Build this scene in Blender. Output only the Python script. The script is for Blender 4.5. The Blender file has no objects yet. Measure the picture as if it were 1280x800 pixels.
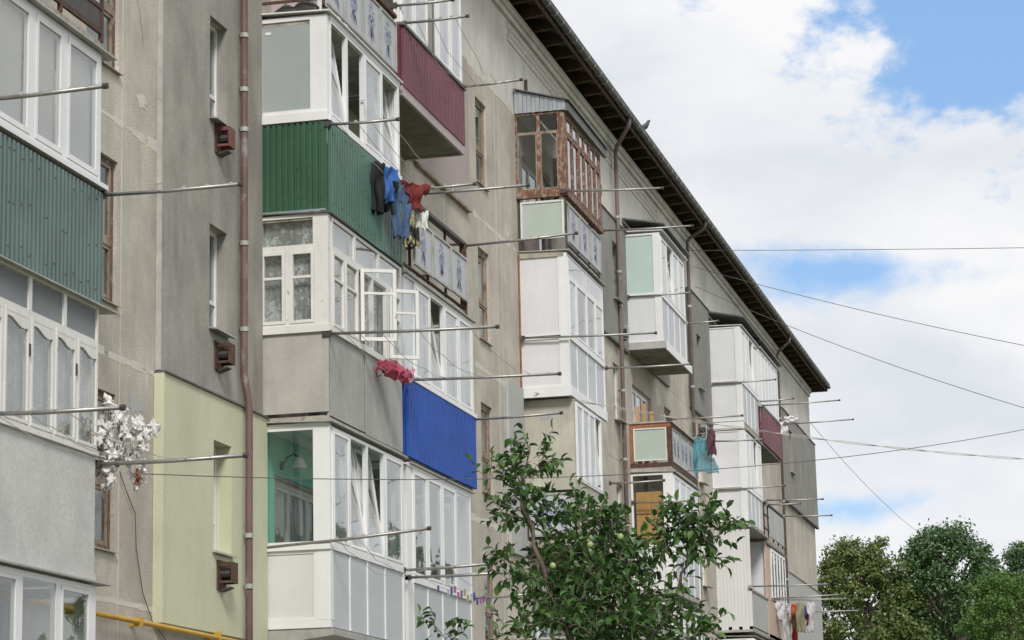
import bpy, bmesh, math, random
from mathutils import Vector, Matrix
random.seed(7)
S = bpy.context.scene
COL = S.collection
PI = math.pi

# ------------------------------------------------------------------ camera
cam_d = bpy.data.cameras.new('camera')
cam_d.sensor_width = 36.0
cam_d.lens = 3147.14 / 1280 * 36
cam_d.clip_start = 0.1
cam_d.clip_end = 6000
cam = bpy.data.objects.new('camera', cam_d)
COL.objects.link(cam)
_r = Vector((0.2395026, -0.97065364, -0.02167961))
_u = Vector((-0.18859331, -0.06841518, 0.97966929))
_f = Vector((0.95240279, 0.23054471, 0.1994444))
m = Matrix(((_r.x, _u.x, -_f.x, 0.0), (_r.y, _u.y, -_f.y, -11.1), (_r.z, _u.z, -_f.z, 1.6), (0, 0, 0, 1)))
cam.matrix_world = m
S.camera = cam
S.cycles.transparent_max_bounces = 32

# ------------------------------------------------------------------ light
SUN_DIR = Vector((-0.68, -0.30, 0.66)).normalized()     # towards the sun
sun_d = bpy.data.lights.new('sun', 'SUN')
sun_d.energy = 2.6
sun_d.angle = math.radians(14)
sun_d.color = (1.0, 0.96, 0.9)
sun = bpy.data.objects.new('sun', sun_d)
sun.rotation_euler = (-SUN_DIR).to_track_quat('-Z', 'Y').to_euler()
sun.location = (0, -20, 40)
COL.objects.link(sun)

S.view_settings.view_transform = 'Standard'
S.view_settings.look = 'None'
S.view_settings.exposure = 0.1
S.view_settings.gamma = 1.0

W = bpy.data.worlds.new('World')
S.world = W
W.use_nodes = True
nt = W.node_tree
nt.nodes.clear()
L = nt.links


def wn(t, **kw):
    n = nt.nodes.new(t)
    for k, v in kw.items():
        setattr(n, k, v)
    return n


def wmath(op, a, b=None, c=None, clamp=False):
    n = wn('ShaderNodeMath', operation=op)
    n.use_clamp = clamp
    for i, v in enumerate((a, b, c)):
        if v is None:
            continue
        if isinstance(v, (int, float)):
            n.inputs[i].default_value = v
        else:
            L.new(v, n.inputs[i])
    return n.outputs[0]


out = wn('ShaderNodeOutputWorld')
bg = wn('ShaderNodeBackground')
bg.inputs['Strength'].default_value = 0.1
sky = wn('ShaderNodeTexSky', sky_type='NISHITA')
sky.sun_disc = False
sky.sun_elevation = math.asin(SUN_DIR.z)
sky.sun_rotation = math.atan2(SUN_DIR.x, SUN_DIR.y)
sky.air_density = 1.0
sky.dust_density = 0.6
tc = wn('ShaderNodeTexCoord')
DIR = tc.outputs['Generated']
sep = wn('ShaderNodeSeparateXYZ')
L.new(DIR, sep.inputs[0])


def wnoise(scale, detail, rough, off, stretch=(1, 1, 1)):
    mp = wn('ShaderNodeMapping')
    mp.inputs['Scale'].default_value = stretch
    mp.inputs['Location'].default_value = off
    L.new(DIR, mp.inputs['Vector'])
    n = wn('ShaderNodeTexNoise')
    n.inputs['Scale'].default_value = scale
    n.inputs['Detail'].default_value = detail
    n.inputs['Roughness'].default_value = rough
    L.new(mp.outputs[0], n.inputs['Vector'])
    return n.outputs['Fac']


n_big = wnoise(5.0, 3, 0.5, (3.1, 0.4, 1.7), (1, 1, 1.8))
n_edge = wnoise(26.0, 9, 0.60, (0.2, 1.3, 0.6), (1, 1, 1.5))
n_edge2 = wnoise(17.0, 7, 0.55, (5.2, 2.3, 7.6), (1, 1, 1.7))
n_shade = wnoise(6.5, 7, 0.56, (1.2, 4.3, 0.1), (1, 1, 2.2))


def clear_gap(cy, cz, ry, rz):
    """a gap of clear blue between the clouds, centred on a direction"""
    a = wmath('DIVIDE', wmath('SUBTRACT', sep.outputs[1], cy), ry)
    b = wmath('DIVIDE', wmath('SUBTRACT', sep.outputs[2], cz), rz)
    d = wmath('SQRT', wmath('ADD', wmath('MULTIPLY', a, a), wmath('MULTIPLY', b, b)))
    d = wmath('ADD', d, wmath('MULTIPLY', wmath('SUBTRACT', n_edge2, 0.5), 1.1))
    d = wmath('ADD', d, wmath('MULTIPLY', wmath('SUBTRACT', n_edge, 0.5), 0.75))
    return wmath('SUBTRACT', 1.15, d, clamp=True)


gaps = wmath('MULTIPLY', clear_gap(0.008, 0.336, 0.118, 0.084), 1.7)
for g in ((0.094, 0.213, 0.070, 0.014), (0.105, 0.122, 0.050, 0.012)):
    gaps = wmath('MAXIMUM', gaps, wmath('MULTIPLY', clear_gap(*g), 0.50))
amt = wmath('ADD', 1.12, wmath('MULTIPLY', wmath('SUBTRACT', n_big, 0.5), 1.1))
amt = wmath('SUBTRACT', amt, wmath('MULTIPLY', gaps, 2.1))
amt = wmath('ADD', amt, wmath('MULTIPLY', wmath('SUBTRACT', n_edge, 0.5), 0.7))
amt = wmath('ADD', amt, wmath('MULTIPLY', wmath('SUBTRACT', n_edge2, 0.5), 0.5))
mr = wn('ShaderNodeMapRange', interpolation_type='SMOOTHSTEP')
mr.inputs['From Min'].default_value = 0.0
mr.inputs['From Max'].default_value = 0.95
L.new(amt, mr.inputs['Value'])
cloud_fac = mr.outputs[0]
cr = wn('ShaderNodeValToRGB')
cr.color_ramp.elements[0].position = 0.34
cr.color_ramp.elements[0].color = (0.70, 0.735, 0.79, 1)
cr.color_ramp.elements[1].position = 0.62
cr.color_ramp.elements[1].color = (0.90, 0.90, 0.91, 1)
L.new(n_shade, cr.inputs[0])
cs = wn('ShaderNodeVectorMath', operation='SCALE')
cs.inputs['Scale'].default_value = 9.9
L.new(cr.outputs[0], cs.inputs[0])
# thin high veil over the blue
blue = wn('ShaderNodeMix', data_type='RGBA')
blue.inputs[0].default_value = 0.45
skg = wn('ShaderNodeVectorMath', operation='SCALE')
skg.inputs['Scale'].default_value = 1.0
L.new(sky.outputs[0], skg.inputs[0])
L.new(skg.outputs[0], blue.inputs[6])
blue.inputs[7].default_value = (3.4, 6.4, 11.2, 1)
mixc = wn('ShaderNodeMix', data_type='RGBA')
L.new(cloud_fac, mixc.inputs[0])
L.new(blue.outputs[2], mixc.inputs[6])
L.new(cs.outputs[0], mixc.inputs[7])
L.new(mixc.outputs[2], bg.inputs['Color'])
L.new(bg.outputs[0], out.inputs['Surface'])

# ------------------------------------------------------------------ materials
MATS = {}


def nodes_of(name):
    mt = bpy.data.materials.new(name)
    mt.use_nodes = True
    t = mt.node_tree
    return mt, t, t.nodes['Principled BSDF']


def mat(name, col, rough=0.6, var=0.15, scale=6.0, stretch=(1, 1, 1), bump=0.0, bscale=60.0, metal=0.0,
        streak=0.0, streak_col=(0.08, 0.07, 0.06), spots=None, spec=None, trans=0.0, detail_var=0.0, blotch=0.0):
    """procedural: base colour with patchy variation, vertical run-off stains, worn spots, fine relief"""
    mt, t, b = nodes_of(name)
    N = t.nodes
    K = t.links
    geo = N.new('ShaderNodeNewGeometry')

    def noise(sc, st=(1, 1, 1), det=5, ro=0.55, off=(0, 0, 0)):
        mp = N.new('ShaderNodeMapping')
        mp.inputs['Scale'].default_value = st
        mp.inputs['Location'].default_value = off
        K.new(geo.outputs['Position'], mp.inputs['Vector'])
        n = N.new('ShaderNodeTexNoise')
        n.inputs['Scale'].default_value = sc
        n.inputs['Detail'].default_value = det
        n.inputs['Roughness'].default_value = ro
        K.new(mp.outputs[0], n.inputs['Vector'])
        return n.outputs['Fac']

    def mixrgb(fac, a, bb, mode='MIX'):
        x = N.new('ShaderNodeMix')
        x.data_type = 'RGBA'
        x.blend_type = mode
        if isinstance(fac, (int, float)):
            x.inputs[0].default_value = fac
        else:
            K.new(fac, x.inputs[0])
        for i, v in ((6, a), (7, bb)):
            if isinstance(v, tuple):
                x.inputs[i].default_value = (*v, 1) if len(v) == 3 else v
            else:
                K.new(v, x.inputs[i])
        return x.outputs[2]

    def ramp(v, lo, hi):
        x = N.new('ShaderNodeMapRange')
        x.inputs['From Min'].default_value = lo
        x.inputs['From Max'].default_value = hi
        K.new(v, x.inputs['Value'])
        return x.outputs[0]

    c = mixrgb(ramp(noise(scale, stretch), 0.3, 0.7), tuple(v * (1 - var) for v in col), tuple(min(v * (1 + var), 0.95) for v in col))
    if detail_var:
        c = mixrgb(ramp(noise(bscale, det=2), 0.35, 0.65), c, tuple(v * (1 - detail_var) for v in col), 'MIX')
    if blotch:
        bl = ramp(noise(1.1, (1, 1, .8), 9, 0.68, (11, 4, 9)), 0.34, 0.66)
        c = mixrgb(bl, mixrgb(1.0, c, (1 - blotch,) * 3, 'MULTIPLY'), mixrgb(1.0, c, (1 + blotch * .55,) * 3, 'MULTIPLY'))
    if streak:
        s = N.new('ShaderNodeMath')
        s.operation = 'MULTIPLY'
        K.new(ramp(noise(3.0, (1.6, 1.6, 0.22), 6, 0.6, (3, 1, 2)), 0.48, 0.72), s.inputs[0])
        s.inputs[1].default_value = streak
        c = mixrgb(s.outputs[0], c, streak_col)
    if spots:
        sc, lo, hi, scol = spots
        c = mixrgb(ramp(noise(sc, (1, 1, 0.6), 6, 0.65, (7, 5, 1)), lo, hi), c, scol)
    K.new(c, b.inputs['Base Color'])
    b.inputs['Roughness'].default_value = rough
    b.inputs['Metallic'].default_value = metal
    if spec is not None:
        b.inputs['Specular IOR Level'].default_value = spec
    if bump:
        bp = N.new('ShaderNodeBump')
        bp.inputs['Strength'].default_value = bump
        bp.inputs['Distance'].default_value = 0.02
        K.new(noise(bscale, det=4), bp.inputs['Height'])
        K.new(bp.outputs[0], b.inputs['Normal'])
    if trans:
        tr = N.new('ShaderNodeBsdfTranslucent')
        K.new(c, tr.inputs['Color'])
        ms = N.new('ShaderNodeMixShader')
        ms.inputs[0].default_value = trans
        K.new(b.outputs[0], ms.inputs[1])
        K.new(tr.outputs[0], ms.inputs[2])
        K.new(ms.outputs[0], N['Material Output'].inputs['Surface'])
    MATS[name] = mt
    return mt


def glass(name, tint=(0.86, 0.9, 0.9), refl=1.0, rough=0.01, ior=1.5):
    mt, t, b = nodes_of(name)
    N, K = t.nodes, t.links
    geo = N.new('ShaderNodeNewGeometry')
    nz = N.new('ShaderNodeTexNoise')
    nz.inputs['Scale'].default_value = 1.3
    nz.inputs['Detail'].default_value = 1
    K.new(geo.outputs['Position'], nz.inputs['Vector'])
    bp = N.new('ShaderNodeBump')
    bp.inputs['Strength'].default_value = 0.12
    bp.inputs['Distance'].default_value = 0.05
    K.new(nz.outputs['Fac'], bp.inputs['Height'])
    mu = N.new('ShaderNodeMath')
    mu.operation = 'MULTIPLY'
    mu.use_clamp = True
    mu.inputs[1].default_value = refl
    dt = N.new('ShaderNodeVectorMath')
    dt.operation = 'DOT_PRODUCT'
    K.new(geo.outputs['True Normal'], dt.inputs[0])
    K.new(geo.outputs['Incoming'], dt.inputs[1])

    def mth(op, x, y=None):
        q = N.new('ShaderNodeMath')
        q.operation = op
        for i, v in enumerate((x, y)):
            if v is None:
                continue
            if isinstance(v, (int, float)):
                q.inputs[i].default_value = v
            else:
                K.new(v, q.inputs[i])
        return q.outputs[0]
    one = mth('SUBTRACT', 1.0, mth('ABSOLUTE', dt.outputs['Value']))
    fr_ = mth('ADD', 0.04, mth('MULTIPLY', 0.96, mth('POWER', one, 5.0)))
    K.new(fr_, mu.inputs[0])
    tr = N.new('ShaderNodeBsdfTransparent')
    tr.inputs[0].default_value = (*tint, 1)
    gl = N.new('ShaderNodeBsdfGlossy')
    gl.inputs['Roughness'].default_value = rough
    K.new(bp.outputs[0], gl.inputs['Normal'])
    ms = N.new('ShaderNodeMixShader')
    K.new(mu.outputs[0], ms.inputs[0])
    K.new(tr.outputs[0], ms.inputs[1])
    K.new(gl.outputs[0], ms.inputs[2])
    K.new(ms.outputs[0], N['Material Output'].inputs['Surface'])
    MATS[name] = mt
    return mt


def frosted(name, col, alpha=0.9, scale=220.0, rough=0.35, bump=0.4, ribs=None):
    """patterned / frosted pane: diffuse + translucent with a fine relief"""
    mt, t, b = nodes_of(name)
    N, K = t.nodes, t.links
    geo = N.new('ShaderNodeNewGeometry')
    if ribs:
        mp = N.new('ShaderNodeMapping')
        mp.inputs['Scale'].default_value = ribs
        K.new(geo.outputs['Position'], mp.inputs['Vector'])
        tx = N.new('ShaderNodeTexWave')
        tx.bands_direction = 'DIAGONAL'
        tx.inputs['Scale'].default_value = 1.0
        K.new(mp.outputs[0], tx.inputs['Vector'])
        hh = tx.outputs['Fac']
    else:
        tx = N.new('ShaderNodeTexVoronoi')
        tx.inputs['Scale'].default_value = scale
        K.new(geo.outputs['Position'], tx.inputs['Vector'])
        hh = tx.outputs['Distance']
    bp = N.new('ShaderNodeBump')
    bp.inputs['Strength'].default_value = bump
    bp.inputs['Distance'].default_value = 0.006
    K.new(hh, bp.inputs['Height'])
    nz = N.new('ShaderNodeTexNoise')
    nz.inputs['Scale'].default_value = 3.0
    nz.inputs['Detail'].default_value = 5
    K.new(geo.outputs['Position'], nz.inputs['Vector'])
    mx = N.new('ShaderNodeMix')
    mx.data_type = 'RGBA'
    K.new(nz.outputs['Fac'], mx.inputs[0])
    mx.inputs[6].default_value = (*[v * 0.93 for v in col], 1)
    mx.inputs[7].default_value = (*[min(v * 1.12, .95) for v in col], 1)
    K.new(mx.outputs[2], b.inputs['Base Color'])
    b.inputs['Roughness'].default_value = rough
    K.new(bp.outputs[0], b.inputs['Normal'])
    tl = N.new('ShaderNodeBsdfTranslucent')
    tl.inputs['Color'].default_value = (*col, 1)
    m1 = N.new('ShaderNodeMixShader')
    m1.inputs[0].default_value = 0.14
    K.new(b.outputs[0], m1.inputs[1])
    K.new(tl.outputs[0], m1.inputs[2])
    tp = N.new('ShaderNodeBsdfTransparent')
    m2 = N.new('ShaderNodeMixShader')
    m2.inputs[0].default_value = alpha
    K.new(tp.outputs[0], m2.inputs[1])
    K.new(m1.outputs[0], m2.inputs[2])
    K.new(m2.outputs[0], N['Material Output'].inputs['Surface'])
    MATS[name] = mt
    return mt


def lace_mat(name, col, lo, hi, scale, base_alpha, hi_alpha, weave=None):
    """net curtain: thin cloth, denser where the woven flowers are"""
    mt, t, b = nodes_of(name)
    N, K = t.nodes, t.links
    geo = N.new('ShaderNodeNewGeometry')
    n1 = N.new('ShaderNodeTexNoise')
    n1.inputs['Scale'].default_value = scale
    n1.inputs['Detail'].default_value = 3
    n1.inputs['Distortion'].default_value = 2.2
    K.new(geo.outputs['Position'], n1.inputs['Vector'])
    n2 = N.new('ShaderNodeTexNoise')
    n2.inputs['Scale'].default_value = scale * 0.3
    K.new(geo.outputs['Position'], n2.inputs['Vector'])
    mu = N.new('ShaderNodeMath')
    mu.operation = 'MULTIPLY'
    K.new(n1.outputs['Fac'], mu.inputs[0])
    K.new(n2.outputs['Fac'], mu.inputs[1])
    r = N.new('ShaderNodeMapRange')
    r.inputs['From Min'].default_value = lo
    r.inputs['From Max'].default_value = hi
    r.inputs['To Min'].default_value = base_alpha
    r.inputs['To Max'].default_value = hi_alpha
    K.new(mu.outputs[0], r.inputs['Value'])
    b.inputs['Base Color'].default_value = (*col, 1)
    b.inputs['Roughness'].default_value = 0.9
    tl = N.new('ShaderNodeBsdfTranslucent')
    tl.inputs['Color'].default_value = (*col, 1)
    m1 = N.new('ShaderNodeMixShader')
    m1.inputs[0].default_value = 0.4
    K.new(b.outputs[0], m1.inputs[1])
    K.new(tl.outputs[0], m1.inputs[2])
    tp = N.new('ShaderNodeBsdfTransparent')
    m2 = N.new('ShaderNodeMixShader')
    K.new(r.outputs[0], m2.inputs[0])
    K.new(tp.outputs[0], m2.inputs[1])
    K.new(m1.outputs[0], m2.inputs[2])
    K.new(m2.outputs[0], N['Material Output'].inputs['Surface'])
    MATS[name] = mt
    return mt


WALL = mat('pebbledash_wall', (0.60, 0.55, 0.47), 0.9, 0.12, 0.9, (1, 1, .5), 0.55, 55, streak=0.5, streak_col=(0.36, 0.345, 0.315), detail_var=0.26, blotch=.26)
WALL2 = mat('attic_render', (0.64, 0.62, 0.575), 0.9, 0.10, 0.7, (1, 1, .4), 0.3, 30, streak=0.45, streak_col=(0.40, 0.39, 0.37), spots=(1.2, .60, .72, (0.50, 0.47, 0.43)), blotch=.16)
MORTAR = mat('joint_mortar', (0.60, 0.57, 0.51), 0.9, 0.12, 5, bump=.3)
GREY = mat('grey_render', (0.315, 0.298, 0.268), 0.9, 0.17, 1.6, (1, 1, .7), 0.3, 22, streak=0.45, streak_col=(0.40, 0.39, 0.365), blotch=.2)
GREYLT = mat('pale_grey_render', (0.44, 0.44, 0.43), 0.9, 0.08, 1.6, bump=.25, bscale=25, streak=.2, streak_col=(.34, .33, .31))
GREYEDGE = mat('insulation_edge', (0.42, 0.42, 0.40), 0.9, 0.15, 6, bump=.3)
GREENW = mat('pale_green_render', (0.56, 0.57, 0.405), 0.85, 0.06, 1.2, (1, 1, .3), 0.2, 30, streak=.3, streak_col=(.46, .45, .33), blotch=.09)
PINKW = mat('mauve_render', (0.40, 0.34, 0.325), 0.9, 0.05, 2, bump=.15, bscale=30)
STONE = mat('sandy_render', (0.49, 0.47, 0.395), 0.9, 0.12, 2.2, bump=.35, bscale=26, streak=.25, streak_col=(.26, .25, .21), spots=(2.4, .66, .70, (.47, .46, .42)), blotch=.15)
CONC = mat('rough_concrete', (0.36, 0.34, 0.295), 0.95, 0.25, 5, bump=.7, bscale=30, spots=(6, .55, .68, (.22, .19, .15)))
CONCL = mat('pale_concrete_render', (0.60, 0.595, 0.58), 0.92, 0.08, 2.2, bump=.22, bscale=28, streak=.28, streak_col=(.43, .42, .40), detail_var=.1, blotch=.12)
CONCD = mat('dark_slab_concrete', (0.24, 0.225, 0.19), 0.95, 0.25, 3, bump=.4, bscale=20, spots=(2.2, .5, .7, (.14, .13, .11)))
ASB = mat('fibre_cement', (0.42, 0.405, 0.37), 0.85, 0.10, 2.3, bump=.2, bscale=30, streak=.32, streak_col=(.53, .52, .49), blotch=.14)
ASBD = mat('weathered_fibre_cement', (0.37, 0.365, 0.35), 0.85, 0.12, 1.6, bump=.25, bscale=26, streak=.4, streak_col=(.50, .50, .48), blotch=.16)
PVC = mat('white_pvc', (0.77, 0.775, 0.775), 0.34, 0.03, 3, streak=.18, streak_col=(.60, .59, .54), blotch=.05)
PVCP = mat('white_pvc_panel', (0.68, 0.69, 0.715), 0.4, 0.03, 2, streak=.2, streak_col=(.54, .54, .51), blotch=.06)
PVCF = mat('light_grey_pvc_panel', (0.49, 0.515, 0.54), 0.38, 0.03, 2, streak=.10, streak_col=(.50, .51, .52))
PVCW = mat('warm_white_pvc_panel', (0.655, 0.66, 0.65), 0.4, 0.03, 2, streak=.22, streak_col=(.55, .53, .47), blotch=.06)
WOODW = mat('peeling_white_paint', (0.70, 0.69, 0.66), 0.6, 0.07, 6, (1, 1, .3), 0.25, 50, spots=(14, .63, .69, (.33, .29, .23)))
WOODG = mat('grey_old_wood', (0.30, 0.24, 0.185), 0.8, 0.25, 7, (1, 1, .2), 0.4, 50, spots=(9, .52, .65, (.17, .10, .06)))
OLDBR = mat('old_brown_window_paint', (0.135, 0.082, 0.06), 0.8, 0.3, 8, (1, 1, .3), 0.3, 45, spots=(10, .54, .62, (.30, .25, .20)))
WOODB = mat('flaking_brown_paint', (0.17, 0.08, 0.053), 0.8, 0.3, 8, (1, 1, .35), 0.4, 45, spots=(16, .50, .58, (.31, .25, .20)))
RUST = mat('rusty_iron', (0.085, 0.045, 0.033), 0.85, 0.4, 10, bump=.4, bscale=50, spots=(8, .55, .7, (.15, .075, .042)))
RUSTO = mat('flaking_orange_paint', (0.31, 0.125, 0.062), 0.8, 0.3, 9, bump=.5, bscale=30, spots=(7, .52, .60, (.23, .115, .06)))
IRON = mat('dark_iron', (0.055, 0.048, 0.045), 0.6, 0.3, 10, bump=.1)
REDIRON = mat('dull_red_box_paint', (0.17, 0.06, 0.048), 0.65, 0.2, 8, spots=(12, .58, .68, (.09, .05, .035)))
GALV = mat('galvanised_pipe', (0.36, 0.355, 0.34), 0.42, 0.15, 9, metal=.75, spots=(14, .58, .70, (.2, .15, .11)))
ZINC = mat('zinc_sheet', (0.42, 0.46, 0.49), 0.4, 0.12, 4, metal=.55, streak=.2, streak_col=(.3, .3, .3))
TIN = mat('weathered_flashing', (0.40, 0.395, 0.37), 0.55, 0.2, 5, metal=.3, spots=(6, .6, .72, (.27, .24, .2)))
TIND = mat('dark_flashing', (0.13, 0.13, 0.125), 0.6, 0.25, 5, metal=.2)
PIPEB = mat('brown_downpipe_paint', (0.205, 0.105, 0.09), 0.5, 0.12, 5, (1, 1, .3), streak=.2, streak_col=(.28, .2, .19), spots=(9, .66, .70, (.4, .38, .36)))
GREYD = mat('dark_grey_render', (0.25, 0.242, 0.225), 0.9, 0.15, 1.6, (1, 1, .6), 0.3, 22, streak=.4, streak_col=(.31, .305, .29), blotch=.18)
PIPEM = mat('mauve_downpipe_paint', (0.19, 0.135, 0.13), 0.55, 0.12, 5, streak=.2, streak_col=(.34, .30, .29), spots=(7, .62, .66, (.42, .43, .33)))
PIPED = mat('dark_downpipe_paint', (0.125, 0.09, 0.08), 0.55, 0.2, 5)
GUT = mat('gutter_metal', (0.105, 0.10, 0.095), 0.55, 0.3, 5, metal=.2)
ROOFM = mat('roof_sheet', (0.10, 0.095, 0.09), 0.6, 0.2, 3)
SOFF = mat('soffit_timber', (0.075, 0.048, 0.033), 0.9, 0.35, 4, (.3, 1, 1), bump=.4, bscale=30, spots=(2.2, .55, .7, (.17, .09, .045)))
BRICK = mat('worn_brick', (0.57, 0.54, 0.49), 0.95, 0.2, 12, bump=.5, bscale=40)
GREENC = mat('green_profiled_steel', (0.045, 0.115, 0.068), 0.42, 0.08, 2, spec=.4, streak=.15, streak_col=(.05, .155, .09), blotch=.16)
GREENT = mat('teal_profiled_steel', (0.10, 0.155, 0.142), 0.36, 0.10, 2, spec=.5, streak=.25, streak_col=(.14, .215, .195), blotch=.16)
GREENF = mat('dark_green_profiled_steel', (0.05, 0.135, 0.095), 0.36, 0.1, 2, spec=.45, streak=.3, streak_col=(.10, .19, .155), blotch=.16)
MAROON = mat('maroon_profiled_steel', (0.15, 0.040, 0.058), 0.45, 0.08, 2, spec=.35, blotch=.16)
BLUEC = mat('blue_profiled_steel', (0.012, 0.075, 0.37), 0.5, 0.06, 2, spec=.3, blotch=.16)
PINKT = mat('pinkish_trim', (0.42, 0.35, 0.345), 0.55, 0.06, 3)
YELP = mat('yellow_gas_paint', (0.50, 0.30, 0.035), 0.5, 0.12, 4, spots=(11, .62, .68, (.35, .29, .2)))
PLASTER = mat('balcony_plaster', (0.60, 0.49, 0.47), 0.9, 0.06, 2)
TURQ = mat('turquoise_paint', (0.20, 0.60, 0.50), 0.7, 0.03, 2)
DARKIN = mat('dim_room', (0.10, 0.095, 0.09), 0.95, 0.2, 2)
CURT = mat('white_curtain', (0.78, 0.78, 0.77), 0.95, 0.05, 3, trans=.4)
CURTG = mat('grey_curtain', (0.50, 0.50, 0.49), 0.95, 0.08, 3, trans=.4)
BLIND = mat('beige_blind', (0.60, 0.56, 0.53), 0.9, 0.04, 2, trans=.15)
WOODY = mat('yellow_cabinet_wood', (0.52, 0.285, 0.09), 0.5, 0.12, 3, (2, 2, .3))
PLANK = mat('orange_pine', (0.46, 0.28, 0.13), 0.6, 0.2, 6, (2, 2, .2))
LAMPG = mat('opal_glass', (0.82, 0.82, 0.80), 0.2, 0.02)
WIRE = mat('black_cable', (0.09, 0.09, 0.092), 0.6, 0.1)
WIREL = mat('pale_cable', (0.42, 0.40, 0.36), 0.6, 0.15)
LINE = mat('clothes_line', (0.40, 0.39, 0.36), 0.7, 0.1)
GLASS = glass('window_glass', (0.95, 0.97, 0.965), 1.6)
GLASSD = glass('old_window_glass', (0.86, 0.89, 0.885), 1.2, 0.02)
FROST = frosted('frosted_glass', (0.50, 0.54, 0.535), 0.93, ribs=(0, 0, 130), bump=.5)
FROSTT = frosted('turquoise_frosted_glass', (0.56, 0.68, 0.655), 0.97, bump=.15)
RIBG = frosted('ribbed_glass', (0.33, 0.36, 0.38), 0.85, ribs=(0, 0, 170), bump=.6)
ARMG = frosted('pale_green_wired_glass', (0.50, 0.57, 0.52), 0.97, scale=90, bump=.6)
ARMW = frosted('milky_wired_glass', (0.55, 0.57, 0.59), 0.97, scale=90, bump=.6)
LACE = lace_mat('lace_net', (0.85, 0.85, 0.84), .235, .31, 9, .46, .96)
NETC = lace_mat('fine_net', (0.82, 0.82, 0.82), .2, .4, 16, .45, .85)
BLUEP = mat('blue_flower_print', (0.34, 0.355, 0.50), 0.6, .15, 20)
BLUEP2 = mat('bright_blue_flower_print', (0.19, 0.25, 0.47), 0.6, .15, 20)


def cloth_mat(n, c, v=.12):
    return mat(n, c, .92, v, 14, bump=.15, bscale=80, trans=.12)


def leaf_mat(name, cols, trans=0.35, rough=.45):
    mt, t, b = nodes_of(name)
    N, K = t.nodes, t.links
    geo = N.new('ShaderNodeNewGeometry')
    cr_ = N.new('ShaderNodeValToRGB')
    el = cr_.color_ramp.elements
    el[0].color = (*cols[0], 1)
    el[1].color = (*cols[-1], 1)
    for i, c in enumerate(cols[1:-1]):
        e = el.new((i + 1) / (len(cols) - 1))
        e.color = (*c, 1)
    K.new(geo.outputs['Random Per Island'], cr_.inputs[0])
    K.new(cr_.outputs[0], b.inputs['Base Color'])
    b.inputs['Roughness'].default_value = rough
    tl = N.new('ShaderNodeBsdfTranslucent')
    K.new(cr_.outputs[0], tl.inputs['Color'])
    ms = N.new('ShaderNodeMixShader')
    ms.inputs[0].default_value = trans
    K.new(b.outputs[0], ms.inputs[1])
    K.new(tl.outputs[0], ms.inputs[2])
    K.new(ms.outputs[0], N['Material Output'].inputs['Surface'])
    return mt


BARK = mat('grey_brown_bark', (0.14, 0.11, 0.085), 0.9, 0.3, 12, (1, 1, .3), .6, 60)
PLUML = leaf_mat('plum_leaf', [(0.03, .08, .02), (.052, .125, .032), (.08, .175, .043), (.13, .235, .06)], .32, .42)
BGL1 = leaf_mat('olive_leaf', [(.045, .085, .02), (.09, .14, .034), (.14, .195, .05), (.23, .25, .075)], .3, .4)
BGL2 = leaf_mat('dark_green_leaf', [(.026, .07, .02), (.05, .115, .032), (.08, .155, .047), (.15, .225, .09)], .25, .33)
BGL3 = leaf_mat('fresh_green_leaf', [(.05, .12, .02), (.08, .17, .03), (.11, .21, .04), (.15, .24, .05)], .35, .5)

# ------------------------------------------------------------------ helpers
ORG = {}


def tag(o, label=None, cat=None, group=None, kind=None):
    if label:
        o['label'] = label
    if cat:
        o['category'] = cat
    if group:
        o['group'] = group
    if kind:
        o['kind'] = kind
    return o


def thing(name, label, cat, loc=(0, 0, 0), group=None):
    o = bpy.data.objects.new(name, None)
    o.empty_display_size = 0.2
    o.location = loc
    COL.objects.link(o)
    ORG[o.name] = Vector(loc)
    return tag(o, label, cat, group)


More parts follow.
